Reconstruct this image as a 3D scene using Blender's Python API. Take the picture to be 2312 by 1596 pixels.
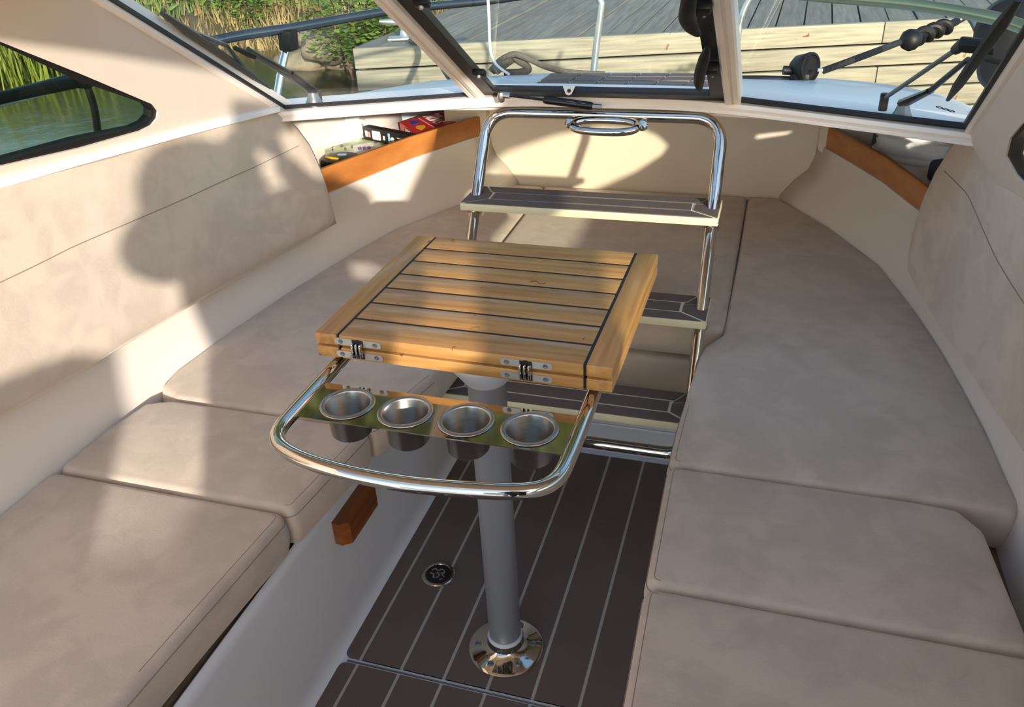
import bpy, bmesh, math, random
from mathutils import Vector, Matrix, noise
from mathutils.geometry import delaunay_2d_cdt
random.seed(7)
for o in list(bpy.data.objects): bpy.data.objects.remove(o)
SC = bpy.context.scene
COL = SC.collection

# ------------------------------------------------------------------ camera, world, sun, exposure
CR = ((0.9559443215575373, 0.28976912979159347, -0.046950031967212424),
      (0.10722294682330469, -0.4935669621323131, -0.8630729364115216),
      (-0.27326487838071395, 0.8200155518716107, -0.5028924347534681))
CF = 1859.986
CP = Vector((0, 0, 1.4))
XC = -0.4046                       # centre line of the boat
cam = bpy.data.cameras.new('camera'); camo = bpy.data.objects.new('camera', cam); COL.objects.link(camo)
cam.sensor_fit = 'HORIZONTAL'; cam.sensor_width = 36; cam.lens = CF / 2312 * 36; cam.clip_start = 0.03; cam.clip_end = 300
r, dn, fw = [Vector(v) for v in CR]
camo.matrix_world = Matrix(((r.x, -dn.x, -fw.x, CP.x), (r.y, -dn.y, -fw.y, CP.y), (r.z, -dn.z, -fw.z, CP.z), (0, 0, 0, 1)))
SC.camera = camo

def ray(px, py):
    return (r * ((px - 1156) / CF) + dn * ((py - 798) / CF) + fw).normalized()
def at(px, py, x=None, y=None, z=None):
    d = ray(px, py)
    t = (x - CP.x) / d.x if x is not None else (y - CP.y) / d.y if y is not None else (z - CP.z) / d.z
    return CP + d * t
def atp(px, py, n, p0):
    d = ray(px, py); n = Vector(n)
    return CP + d * ((Vector(p0) - CP).dot(n) / d.dot(n))

SUN_DIR = ray(668, 300)            # direction in which sunlight travels (towards port bow)
world = bpy.data.worlds.new('world'); SC.world = world; world.use_nodes = True
wn = world.node_tree; wn.nodes.clear()
wo = wn.nodes.new('ShaderNodeOutputWorld'); wb = wn.nodes.new('ShaderNodeBackground'); ws = wn.nodes.new('ShaderNodeTexSky')
ws.sky_type = 'NISHITA'; ws.sun_disc = False
ws.sun_elevation = math.asin(-SUN_DIR.z); ws.sun_rotation = math.atan2(-SUN_DIR.x, -SUN_DIR.y)
ws.altitude = 0; ws.air_density = 1.0; ws.dust_density = 0.8; ws.ozone_density = 1.6
wb.inputs[1].default_value = 0.31
wn.links.new(ws.outputs[0], wb.inputs[0]); wn.links.new(wb.outputs[0], wo.inputs[0])
sun = bpy.data.lights.new('sun', 'SUN'); suno = bpy.data.objects.new('sun', sun); COL.objects.link(suno)
sun.energy = 4.1; sun.color = (1.0, 0.91, 0.78); sun.angle = math.radians(0.9)
suno.rotation_euler = SUN_DIR.to_track_quat('-Z', 'Y').to_euler()
suno.location = (2, -3, 3)
SC.view_settings.view_transform = 'Standard'; SC.view_settings.look = 'None'
SC.view_settings.gamma = 1; SC.view_settings.use_curve_mapping = False
SC.view_settings.exposure = 0.72

# ------------------------------------------------------------------ materials
def srgb(*c):
    return tuple(((v / 255) / 12.92 if v / 255 <= .04045 else ((v / 255 + .055) / 1.055) ** 2.4) for v in c) + (1,)
def mat(name, col, rough=.5, metal=0, var=0, scale=20, col2=None, bump=0, bscale=None, stretch=(1, 1, 1), coat=0, sheen=0, spec=.5, aniso=0, detail=6, rot=(0, 0, 0), trans=0):
    m = bpy.data.materials.new(name); m.use_nodes = True
    nt = m.node_tree; b = nt.nodes['Principled BSDF']
    b.inputs['Roughness'].default_value = rough; b.inputs['Metallic'].default_value = metal
    b.inputs['Specular IOR Level'].default_value = spec
    b.inputs['Coat Weight'].default_value = coat; b.inputs['Coat Roughness'].default_value = .08
    b.inputs['Sheen Weight'].default_value = sheen; b.inputs['Sheen Roughness'].default_value = .5
    b.inputs['Anisotropic'].default_value = aniso
    b.inputs['Transmission Weight'].default_value = trans
    c = srgb(*col)
    tc = nt.nodes.new('ShaderNodeTexCoord'); mp = nt.nodes.new('ShaderNodeMapping')
    mp.inputs['Scale'].default_value = stretch; mp.inputs['Rotation'].default_value = rot
    nt.links.new(tc.outputs['Object'], mp.inputs[0])
    nz = nt.nodes.new('ShaderNodeTexNoise'); nz.inputs['Scale'].default_value = scale; nz.inputs['Detail'].default_value = detail
    nt.links.new(mp.outputs[0], nz.inputs['Vector'])
    if var or col2:
        rp = nt.nodes.new('ShaderNodeValToRGB'); rp.color_ramp.elements[0].position = .3; rp.color_ramp.elements[1].position = .7
        if col2: c1 = srgb(*col2)
        else: c1 = tuple(min(1, v * (1 - var)) for v in c[:3]) + (1,); c = tuple(min(1, v * (1 + var)) for v in c[:3]) + (1,)
        rp.color_ramp.elements[0].color = c1; rp.color_ramp.elements[1].color = c
        nt.links.new(nz.outputs['Fac'], rp.inputs[0]); nt.links.new(rp.outputs[0], b.inputs['Base Color'])
    else:
        b.inputs['Base Color'].default_value = c
    if bump:
        n2 = nz
        if bscale:
            n2 = nt.nodes.new('ShaderNodeTexNoise'); n2.inputs['Scale'].default_value = bscale; n2.inputs['Detail'].default_value = 4
            nt.links.new(mp.outputs[0], n2.inputs['Vector'])
        bp = nt.nodes.new('ShaderNodeBump'); bp.inputs['Strength'].default_value = bump; bp.inputs['Distance'].default_value = .01
        nt.links.new(n2.outputs['Fac'], bp.inputs['Height']); nt.links.new(bp.outputs[0], b.inputs['Normal'])
    return m
def suede_mat(name, col, amt=.07):
    m = mat(name, col, rough=.95, spec=.12, sheen=.25)
    nt = m.node_tree; b = nt.nodes['Principled BSDF']; tc = [n for n in nt.nodes if n.type == 'TEX_COORD'][0]
    n1 = nt.nodes.new('ShaderNodeTexNoise'); n1.inputs['Scale'].default_value = 5; n1.inputs['Detail'].default_value = 3; n1.inputs['Distortion'].default_value = 1.2
    n2 = nt.nodes.new('ShaderNodeTexNoise'); n2.inputs['Scale'].default_value = 17; n2.inputs['Detail'].default_value = 5; n2.inputs['Distortion'].default_value = .8
    for n in (n1, n2): nt.links.new(tc.outputs['Object'], n.inputs['Vector'])
    mx = nt.nodes.new('ShaderNodeMath'); mx.operation = 'ADD'
    nt.links.new(n1.outputs['Fac'], mx.inputs[0]); nt.links.new(n2.outputs['Fac'], mx.inputs[1])
    rp = nt.nodes.new('ShaderNodeValToRGB'); e = rp.color_ramp.elements
    c = srgb(*col)
    e[0].position = .43; e[1].position = .57
    e[0].color = tuple(v * (1 - amt) for v in c[:3]) + (1,); e[1].color = tuple(v * (1 + amt) for v in c[:3]) + (1,)
    hv = nt.nodes.new('ShaderNodeMath'); hv.operation = 'MULTIPLY'; hv.inputs[1].default_value = .5
    nt.links.new(mx.outputs[0], hv.inputs[0]); nt.links.new(hv.outputs[0], rp.inputs[0]); nt.links.new(rp.outputs[0], b.inputs['Base Color'])
    n3 = nt.nodes.new('ShaderNodeTexNoise'); n3.inputs['Scale'].default_value = 260
    nt.links.new(tc.outputs['Object'], n3.inputs['Vector'])
    bp = nt.nodes.new('ShaderNodeBump'); bp.inputs['Strength'].default_value = .12; bp.inputs['Distance'].default_value = .003
    nt.links.new(n3.outputs['Fac'], bp.inputs['Height']); nt.links.new(bp.outputs[0], b.inputs['Normal'])
    return m
def glass_mat(name, tint=(.97, .985, .97), refl=.05):
    m = bpy.data.materials.new(name); m.use_nodes = True; nt = m.node_tree; nt.nodes.clear()
    o = nt.nodes.new('ShaderNodeOutputMaterial'); t = nt.nodes.new('ShaderNodeBsdfTransparent'); g = nt.nodes.new('ShaderNodeBsdfGlossy')
    mx = nt.nodes.new('ShaderNodeMixShader'); fr = nt.nodes.new('ShaderNodeLayerWeight'); fr.inputs[0].default_value = .5; pw = nt.nodes.new('ShaderNodeMath'); pw.operation = 'POWER'; pw.inputs[1].default_value = 4.0
    t.inputs[0].default_value = tint + (1,); g.inputs['Roughness'].default_value = .01
    mu = nt.nodes.new('ShaderNodeMath'); mu.operation = 'MULTIPLY_ADD'; mu.inputs[1].default_value = .12; mu.inputs[2].default_value = refl * .2
    nt.links.new(fr.outputs['Facing'], pw.inputs[0]); nt.links.new(pw.outputs[0], mu.inputs[0]); nt.links.new(mu.outputs[0], mx.inputs[0])
    nt.links.new(t.outputs[0], mx.inputs[1]); nt.links.new(g.outputs[0], mx.inputs[2]); nt.links.new(mx.outputs[0], o.inputs[0])
    return m
def wood_mat(name, c1, c2, axis, rough=.42, coat=.15, scale=9, knots=0.0):
    st = [9, 9, 9]; st[axis] = .55
    m = mat(name, c1, rough=rough, col2=c2, scale=scale, stretch=tuple(st), coat=coat, bump=.06, detail=9)
    nt = m.node_tree
    oi = nt.nodes.new('ShaderNodeObjectInfo'); mp = [n for n in nt.nodes if n.type == 'MAPPING'][0]
    mu = nt.nodes.new('ShaderNodeMath'); mu.operation = 'MULTIPLY'; mu.inputs[1].default_value = 40
    nt.links.new(oi.outputs['Random'], mu.inputs[0]); nt.links.new(mu.outputs[0], mp.inputs['Location'])
    b = nt.nodes['Principled BSDF']; rp = [n for n in nt.nodes if n.type == 'VALTORGB'][0]
    # per-piece tone and scattered small knots
    hs = nt.nodes.new('ShaderNodeHueSaturation'); mr = nt.nodes.new('ShaderNodeMapRange')
    mr.inputs['To Min'].default_value = .88; mr.inputs['To Max'].default_value = 1.12
    nt.links.new(oi.outputs['Random'], mr.inputs['Value']); nt.links.new(mr.outputs[0], hs.inputs['Value'])
    nt.links.new(rp.outputs[0], hs.inputs['Color'])
    src = hs.outputs[0]
    if knots:
        tc = [n for n in nt.nodes if n.type == 'TEX_COORD'][0]
        kn = nt.nodes.new('ShaderNodeTexNoise'); kn.inputs['Scale'].default_value = knots; kn.inputs['Detail'].default_value = 5; kn.inputs['Distortion'].default_value = 1.5
        nt.links.new(tc.outputs['Object'], kn.inputs['Vector'])
        kr = nt.nodes.new('ShaderNodeValToRGB'); kr.color_ramp.elements[0].position = .70; kr.color_ramp.elements[1].position = .74
        nt.links.new(kn.outputs['Fac'], kr.inputs[0])
        mixn = nt.nodes.new('ShaderNodeMixRGB'); mixn.inputs['Color2'].default_value = srgb(112, 62, 22)
        nt.links.new(kr.outputs[0], mixn.inputs['Fac']); nt.links.new(src, mixn.inputs['Color1']); src = mixn.outputs[0]
    nt.links.new(src, b.inputs['Base Color'])
    return m

SUEDE = suede_mat('suede', (197, 181, 166))
SEAMM = mat('seam_thread', (150, 133, 118), rough=.9, spec=.1)
GEL = mat('gelcoat', (222, 222, 226), rough=.16, coat=.3, var=.015, scale=3)
LINER = mat('liner_cream', (222, 213, 205), rough=.38, var=.02, scale=4, bump=.02, bscale=60)
LINERB = mat('bulkhead_cream', (222, 209, 192), rough=.38, var=.02, scale=4, bump=.02, bscale=60)
CREAM = mat('vinyl_cream', (206, 192, 180), rough=.55, var=.02, scale=6, bump=.03, bscale=240)
FRAME = mat('frame_cream', (230, 219, 212), rough=.35, var=.02, scale=8)
TEAKX = wood_mat('teak_across', (198, 152, 92), (166, 116, 60), 0, knots=26)
TEAKY = wood_mat('teak_along', (194, 148, 88), (164, 114, 58), 1, knots=24)
OAK = wood_mat('varnished_board', (184, 120, 60), (158, 96, 44), 1, rough=.35, coat=.15, scale=3)
BLOCKW = wood_mat('varnished_block', (150, 84, 34), (112, 56, 20), 1, rough=.35, scale=6)
CAULKB = mat('black_caulk', (22, 20, 20), rough=.6)
CHROME = mat('polished_steel', (205, 200, 192), rough=.05, metal=1)
BRUSH = mat('brushed_steel', (176, 172, 166), rough=.27, metal=1, var=.08, scale=30, stretch=(1, 1, 12), aniso=.4)
STEELP = mat('steel_plate', (188, 176, 158), rough=.07, metal=1)
ALU = mat('anodised_aluminium', (148, 150, 156), rough=.40, metal=.45, var=.03, scale=40, stretch=(1, 1, 30))
WPLAS = mat('white_plastic', (214, 214, 216), rough=.35)
EVA = mat('deck_foam_brown', (106, 91, 84), rough=.72, spec=.3, var=.06, scale=6, bump=.15, bscale=400)
EVAL = mat('deck_foam_joint', (176, 172, 164), rough=.7, spec=.3)
TREADE = mat('tread_edge_cream', (226, 216, 182), rough=.5, var=.02)
BLACK = mat('black_rubber', (16, 15, 15), rough=.45)
BLACKP = mat('black_plastic', (17, 17, 18), rough=.5, spec=.3, bump=.05, bscale=200)
BLACKM = mat('black_metal', (14, 14, 15), rough=.28)
GREYM = mat('grey_metal', (120, 124, 128), rough=.4, metal=.6)
PLY = mat('plywood_brown', (112, 92, 74), rough=.8, var=.15, scale=12)
CLOTH = mat('white_cloth', (248, 246, 243), rough=.95, spec=.1, bump=.5, bscale=14, var=.02)
GLASS = glass_mat('glass')
GLASS3 = glass_mat('glass_dark', (.74, .77, .66), .08)
GLASS2 = glass_mat('glass_green', (.88, .90, .84), .06)
DECKG = mat('deck_gelcoat', (196, 206, 214), rough=.3, var=.03, scale=5)
HULL = mat('hull_gelcoat', (216, 218, 220), rough=.25)
DOCKT = wood_mat('weathered_decking', (130, 129, 116), (100, 100, 90), 1, rough=.9, coat=0, scale=5)
DOCKF = wood_mat('weathered_pine', (152, 147, 126), (116, 112, 96), 0, rough=.85, coat=0, scale=7, knots=5)
GALV = mat('galvanised_steel', (186, 190, 186), rough=.35, metal=.8, var=.08, scale=20)
ROPE = mat('grey_rope', (92, 86, 74), rough=.95, bump=.6, bscale=90, var=.12, scale=60)
ROPEB = mat('black_rope', (22, 22, 22), rough=.8, bump=.6, bscale=120)
WATER = mat('water', (60, 62, 30), rough=.16, col2=(34, 38, 18), scale=1.3, bump=.5, bscale=3.2, spec=.35)
SOIL = mat('bank_soil', (84, 78, 48), rough=.95, col2=(44, 46, 24), scale=2.2, bump=.8, bscale=7)
GRASS = mat('grass', (100, 128, 56), rough=.6, col2=(50, 78, 28), scale=1.6, trans=0)
LEAF = mat('leaf', (116, 140, 58), rough=.5, col2=(66, 96, 36), scale=5)
RAILM = mat('dark_steel', (84, 92, 96), rough=.22, metal=.85)
TREEL = mat('tree_leaf', (84, 100, 52), rough=.6, col2=(40, 56, 26), scale=1.2)
HINGE = mat('satin_steel', (196, 192, 186), rough=.32, metal=.55)
REED = mat('reed', (150, 158, 66), rough=.6, col2=(92, 110, 34), scale=3)
ROCK = mat('rock', (150, 138, 112), rough=.9, col2=(92, 86, 72), scale=6, bump=.8, bscale=16)
RED = mat('red_card', (196, 28, 34), rough=.3, var=.05, scale=14)
PAPER = mat('white_print', (240, 236, 232), rough=.5)
CARDB = mat('black_card', (20, 19, 20), rough=.3)
CARDG = mat('printed_card', (206, 214, 176), rough=.35, col2=(120, 146, 84), scale=22)
BLUEP = mat('blue_print', (52, 60, 150), rough=.4)
YELP = mat('yellow_print', (222, 178, 40), rough=.4)
PURP = mat('purple_print', (110, 70, 150), rough=.5)
TEALP = mat('teal_print', (60, 120, 110), rough=.5)
SKYP = mat('pale_blue_print', (160, 200, 226), rough=.5)
SKIN = mat('skin', (205, 160, 132), rough=.55)
JACKET = mat('jacket', (52, 58, 72), rough=.85, var=.06)
HAIR = mat('hair', (62, 44, 30), rough=.7)
SEATV = mat('shadow_seat_vinyl', (206, 200, 192), rough=.5)

# ------------------------------------------------------------------ helpers
def link(o, parent=None):
    COL.objects.link(o)
    if parent is not None:
        o.parent = parent
        q, loc = parent, Vector((0, 0, 0))
        m = Matrix.Identity(4)
        while q is not None:
            m = Matrix.Translation(q.location) @ m if False else m @ Matrix.Translation(q.location); q = q.parent if False else None
        o.matrix_parent_inverse = world_of(parent).inverted()
    return o
def world_of(o):
    m = Matrix.Translation(o.location)
    if o.parent is not None: m = world_of(o.parent) @ o.matrix_parent_inverse @ m
    return m
def mesh(name, v, f, m, parent=None, smooth=True, angle=35):
    me = bpy.data.meshes.new(name); me.from_pydata([tuple(p) for p in v], [], f); me.update()
    bm = bmesh.new(); bm.from_mesh(me); bmesh.ops.recalc_face_normals(bm, faces=bm.faces); bm.to_mesh(me); bm.free()
    me.materials.append(m)
    o = bpy.data.objects.new(name, me); link(o, parent)
    if smooth: shade(me, angle)
    return o
def shade(me, angle=35):
    me.shade_smooth()
    try: me.set_sharp_from_angle(angle=math.radians(angle))
    except Exception: pass
def tag(o, label, cat, group=None, kind=None):
    if label: o['label'] = label
    if cat: o['category'] = cat
    if group: o['group'] = group
    if kind: o['kind'] = kind
    return o
def struct(o, label=None):
    o['kind'] = 'structure'
    if label: o['label'] = label
    return o
def thing(name, label, cat, loc, group=None):
    o = bpy.data.objects.new(name, None); o.location = loc; o.empty_display_size = .05; COL.objects.link(o)
    return tag(o, label, cat, group)
class MB:
    """collects geometry for ONE mesh object"""
    def __init__(s): s.v = []; s.f = []
    def add(s, v, f):
        n = len(s.v); s.v += [Vector(p) for p in v]; s.f += [[i + n for i in q] for q in f]; return s
    def box(s, c, d, rot=None, bevel=0, seg=2):
        bm = bmesh.new(); bmesh.ops.create_cube(bm, size=1)
        for q in bm.verts: q.co = Vector((q.co.x * d[0], q.co.y * d[1], q.co.z * d[2]))
        if bevel: bmesh.ops.bevel(bm, geom=bm.edges[:], offset=bevel, segments=seg, profile=.5, affect='EDGES')
        R = rot if rot is not None else Matrix.Identity(3)
        bm.verts.ensure_lookup_table()
        vs = [R @ q.co + Vector(c) for q in bm.verts]; fs = [[q.index for q in f.verts] for f in bm.faces]
        bm.free(); return s.add(vs, fs)
    def tube(s, pts, rad, seg=12, closed=False, cap=True, flat=1.0):
        pts = [Vector(p) for p in pts]; n = len(pts)
        rr = rad if isinstance(rad, (list, tuple)) else [rad] * n
        T = []
        for i in range(n):
            a = pts[(i - 1) % n] if (i > 0 or closed) else pts[i]; b = pts[(i + 1) % n] if (i < n - 1 or closed) else pts[i]
            T.append((b - a).normalized())
        up = Vector((0, 0, 1)) if abs(T[0].z) < .9 else Vector((1, 0, 0))
        N = (up - T[0] * up.dot(T[0])).normalized(); vs = []; fs = []
        for i in range(n):
            if i: N = (N - T[i] * N.dot(T[i])).normalized()
            B = T[i].cross(N)
            for k in range(seg):
                a = 2 * math.pi * k / seg
                vs.append(pts[i] + (N * math.cos(a) * flat + B * math.sin(a)) * rr[i])
        for i in range(n if closed else n - 1):
            j = (i + 1) % n
            for k in range(seg):
                fs.append([i * seg + k, i * seg + (k + 1) % seg, j * seg + (k + 1) % seg, j * seg + k])
        if not closed and cap:
            fs.append(list(range(seg))[::-1]); fs.append([(n - 1) * seg + k for k in range(seg)])
        return s.add(vs, fs)
    def lathe(s, prof, c, seg=32, axis=(0, 0, 1)):
        A = Vector(axis).normalized(); q = A.to_track_quat('Z', 'Y').to_matrix(); vs = []; fs = []
        for (rad, h) in prof:
            for k in range(seg):
                a = 2 * math.pi * k / seg
                vs.append(q @ Vector((rad * math.cos(a), rad * math.sin(a), h)) + Vector(c))
        for i in range(len(prof) - 1):
            for k in range(seg):
                fs.append([i * seg + k, i * seg + (k + 1) % seg, (i + 1) * seg + (k + 1) % seg, (i + 1) * seg + k])
        if prof[0][0] > 1e-6: fs.append(list(range(seg))[::-1])
        if prof[-1][0] > 1e-6: fs.append([(len(prof) - 1) * seg + k for k in range(seg)])
        return s.add(vs, fs)
    def prism(s, outline, a, b):
        """outline: list of 3D points; a,b offset vectors"""
        n = len(outline); P = [Vector(p) for p in outline]; a = Vector(a); b = Vector(b)
        vs = [p + a for p in P] + [p + b for p in P]
        fs = [list(range(n))[::-1], [n + i for i in range(n)]] + [[i, (i + 1) % n, n + (i + 1) % n, n + i] for i in range(n)]
        return s.add(vs, fs)
    def prism_z(s, pts2, z0, z1):
        return s.prism([(p[0], p[1], 0) for p in pts2], (0, 0, z0), (0, 0, z1))
    def build(s, name, m, parent=None, smooth=True, angle=35):
        return mesh(name, s.v, s.f, m, parent, smooth, angle)
def smooth_pts(pts, n=8, closed=False):
    P = [Vector(p) for p in pts]; L = len(P); out = []
    for i in range(L if closed else L - 1):
        p0 = P[(i - 1) % L] if (i > 0 or closed) else P[i]; p1 = P[i]; p2 = P[(i + 1) % L]
        p3 = P[(i + 2) % L] if (i + 2 < L or closed) else P[(i + 1) % L]
        for k in range(n):
            t = k / n
            out.append(.5 * ((2 * p1) + (p2 - p0) * t + (2 * p0 - 5 * p1 + 4 * p2 - p3) * t * t + (3 * p1 - p0 - 3 * p2 + p3) * t ** 3))
    if not closed: out.append(P[-1])
    return out
def fillet(pts, rad, closed=False, n=7):
    P = [Vector(p) for p in pts]; L = len(P); out = []
    for i in range(L):
        if not closed and i in (0, L - 1): out.append(P[i]); continue
        a, b, c = P[(i - 1) % L], P[i], P[(i + 1) % L]
        rr = rad[i] if isinstance(rad, (list, tuple)) else rad
        u = (a - b); v = (c - b); la, lc = u.length, v.length
        if rr <= 0 or la < 1e-6 or lc < 1e-6: out.append(b); continue
        u /= la; v /= lc; ang = u.angle(v)
        if ang > math.pi - .03: out.append(b); continue
        d = min(rr / math.tan(ang / 2), la * .49, lc * .49)
        p, q = b + u * d, b + v * d
        for k in range(n + 1):
            t = k / n; out.append((1 - t) ** 2 * p + 2 * t * (1 - t) * b + t * t * q)
    return out
def interp(tab, y):
    tab = sorted(tab)
    if y <= tab[0][0]: return tab[0][1]
    for (a, b), (c, d) in zip(tab, tab[1:]):
        if y <= c: return b + (d - b) * (y - a) / (c - a)
    return tab[-1][1]
def mir(p):
    return Vector((2 * XC - p[0], p[1], p[2]))
def text_mesh(name, body, size, m, parent, origin, ex, ey, thick=.0006, sx=1.0):
    cu = bpy.data.curves.new(name, 'FONT'); cu.body = body; cu.size = size; cu.extrude = thick; cu.align_x = 'CENTER'; cu.align_y = 'CENTER'; cu.resolution_u = 3
    cu.offset = size * .02
    t = bpy.data.objects.new('tmp', cu); COL.objects.link(t)
    dg = bpy.context.evaluated_depsgraph_get(); me = bpy.data.meshes.new_from_object(t.evaluated_get(dg)); bpy.data.objects.remove(t)
    ex = Vector(ex).normalized(); ey = Vector(ey); ey = (ey - ex * ey.dot(ex)).normalized(); ez = ex.cross(ey)
    for v in me.vertices: v.co = Vector(origin) + ex * v.co.x * sx + ey * v.co.y + ez * v.co.z
    me.materials.clear(); me.materials.append(m); me.name = name
    return link(bpy.data.objects.new(name, me), parent)

# poly inset helper for cushions
def inset(P, d):
    n = len(P); out = []
    area = sum(P[i].x * P[(i + 1) % n].y - P[(i + 1) % n].x * P[i].y for i in range(n))
    sg = 1 if area > 0 else -1
    for i in range(n):
        a, b, c = P[(i - 1) % n], P[i], P[(i + 1) % n]
        e1 = (b - a).normalized(); e2 = (c - b).normalized()
        n1 = Vector((-e1.y, e1.x)) * sg; n2 = Vector((-e2.y, e2.x)) * sg
        m = n1 + n2; m = m.normalized() if m.length > 1e-6 else n1
        k = 1 / max(.45, m.dot(n1))
        out.append(b + m * d * k)
    return out
def cushion(name, plan, z0, z1, parent=None, er=.014, crown=.006, corner=.020, seams=1.5, bulge=.006):
    """upholstered cushion from a plan outline (list of xy)"""
    P = [Vector((p[0], p[1])) for p in plan]
    rad = corner
    P = [Vector((q.x, q.y)) for q in fillet([(p.x, p.y, 0) for p in P], rad, True, 4)]
    # resample so crown rings stay even
    Q = []
    for i in range(len(P)):
        a, b = P[i], P[(i + 1) % len(P)]; L = (b - a).length; k = max(1, int(L / .06))
        for j in range(k): Q.append(a.lerp(b, j / k))
    P = Q; n = len(P)
    prof = [(.012, z0), (.003, z0 + .006), (-bulge * .6, z0 + (z1 - z0) * .3), (-bulge, z0 + (z1 - z0) * .55)]
    for k in range(5):
        a = k / 4 * math.pi / 2
        prof.append((er * (1 - math.cos(a)) - bulge * .3 * (1 - k / 4), z1 - er + er * math.sin(a)))
    vs = []; fs = []
    for d, z in prof: vs += [Vector((q.x, q.y, z)) for q in inset(P, d)]
    m = len(prof)
    for i in range(m - 1):
        for k in range(n): fs.append([i * n + k, i * n + (k + 1) % n, (i + 1) * n + (k + 1) % n, (i + 1) * n + k])
    fs.append(list(range(n))[::-1])
    ring = [Vector((v.x, v.y)) for v in vs[-n:]]
    def seg_d(p):
        best = 9
        for k in range(n):
            a, c = ring[k], ring[(k + 1) % n]; ab = c - a; t = max(0, min(1, (p - a).dot(ab) / max(1e-12, ab.length_squared))); best = min(best, (p - a - ab * t).length)
        return best
    xs = [p.x for p in ring]; ys = [p.y for p in ring]; st = .045; pin = []
    for i in range(int((max(xs) - min(xs)) / st) + 2):
        for j in range(int((max(ys) - min(ys)) / st) + 2):
            p = Vector((min(xs) + i * st + (j % 2) * st / 2, min(ys) + j * st)); ins = False
            for k in range(n):
                a, c = ring[k], ring[(k + 1) % n]
                if (a.y > p.y) != (c.y > p.y) and p.x < (c.x - a.x) * (p.y - a.y) / (c.y - a.y) + a.x: ins = not ins
            if ins and seg_d(p) > .016: pin.append(p)
    res = delaunay_2d_cdt(ring + pin, [], [list(range(n))], 1, 1e-5)
    base = m * n - n; mp_ = {}
    for i, co in enumerate(res[0]):
        org = [q for q in res[3][i] if q < n]
        if org: mp_[i] = base + org[0]
        else:
            dist = seg_d(co); t_ = min(1, dist / .10)
            z = z1 + crown * (1 - (1 - t_) ** 2) + t_ * (noise.noise(Vector((co.x * 6, co.y * 6, 0))) * .003 + noise.noise(Vector((co.x * 14, co.y * 14, 3))) * .0012)
            mp_[i] = len(vs); vs.append(Vector((co.x, co.y, z)))
    for f in res[2]: fs.append([mp_[q] for q in f])
    o = mesh(name, vs, fs, SUEDE, parent, True, 60)
    if seams:
        for dd, zz in ((er * .75 - .001, z1 - .0012), (-bulge * .5, z1 - er - .004)):
            rg = [q for q in inset(P, dd) if -.385 < q.x - XC < .315 and q.y < seams]
            rg.sort(key=lambda q: q.y)
            if len(rg) > 2:
                sm_ = MB(); sm_.tube([(q.x, q.y, zz) for q in rg], .0009, 5); sm_.build('seam', SEAMM, o)
    return o
def polyline_eval(P, t):
    L = [0]
    for a, b in zip(P, P[1:]): L.append(L[-1] + (b - a).length)
    s = t * L[-1]
    for i in range(len(P) - 1):
        if s <= L[i + 1] + 1e-9:
            return P[i].lerp(P[i + 1], (s - L[i]) / max(1e-9, L[i + 1] - L[i]))
    return P[-1]
def coons(b, t, l, rr, nu, nv):
    """bottom, top: along u; left, right: along v.  returns grid[u][v]"""
    b, t, l, rr = [[Vector(p) for p in c] for c in (b, t, l, rr)]
    G = []
    for i in range(nu + 1):
        u = i / nu; row = []
        for j in range(nv + 1):
            v = j / nv
            p = polyline_eval(b, u) * (1 - v) + polyline_eval(t, u) * v + polyline_eval(l, v) * (1 - u) + polyline_eval(rr, v) * u
            p -= b[0] * (1 - u) * (1 - v) + b[-1] * u * (1 - v) + t[0] * (1 - u) * v + t[-1] * u * v
            row.append(p)
        G.append(row)
    return G
def pad_from_grid(name, G, thick, m, parent=None, er=.02):
    """front surface given by grid G, padding thickness behind it, rounded edges"""
    nu, nv = len(G) - 1, len(G[0]) - 1
    c0 = (G[nu][0] - G[0][0]); c1 = (G[0][nv] - G[0][0]); N = c0.cross(c1).normalized()
    if N.dot(CP - G[nu // 2][nv // 2]) < 0: N = -N
    vs = []; fs = []
    lb = (G[1][0] - G[0][0]).length
    for i in range(nu + 1):
        for j in range(nv + 1):
            p = G[i][j]
            du = min((p - G[0][j]).length, (p - G[nu][j]).length); dv = min((p - G[i][0]).length, (p - G[i][nv]).length)
            def drop(d): return 0 if d >= er else er - math.sqrt(max(0, er * er - (er - d) ** 2))
            dd = min(er, math.hypot(drop(du), drop(dv)))
            w = noise.noise(p * 6) * .003
            vs.append(p - N * (dd - w))
    for i in range(nu):
        for j in range(nv):
            a = i * (nv + 1) + j; fs.append([a, a + 1, a + nv + 2, a + nv + 1])
    # back
    off = len(vs); rim = [(i, 0) for i in range(nu + 1)] + [(nu, j) for j in range(1, nv + 1)] + [(i, nv) for i in range(nu - 1, -1, -1)] + [(0, j) for j in range(nv - 1, 0, -1)]
    for (i, j) in rim: vs.append(G[i][j] - N * thick)
    k = len(rim)
    for a in range(k):
        b2 = (a + 1) % k; i0, j0 = rim[a]; i1, j1 = rim[b2]
        fs.append([i0 * (nv + 1) + j0, i1 * (nv + 1) + j1, off + b2, off + a])
    fs.append([off + a for a in range(k)])
    return mesh(name, vs, fs, m, parent, True, 60), N
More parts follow.
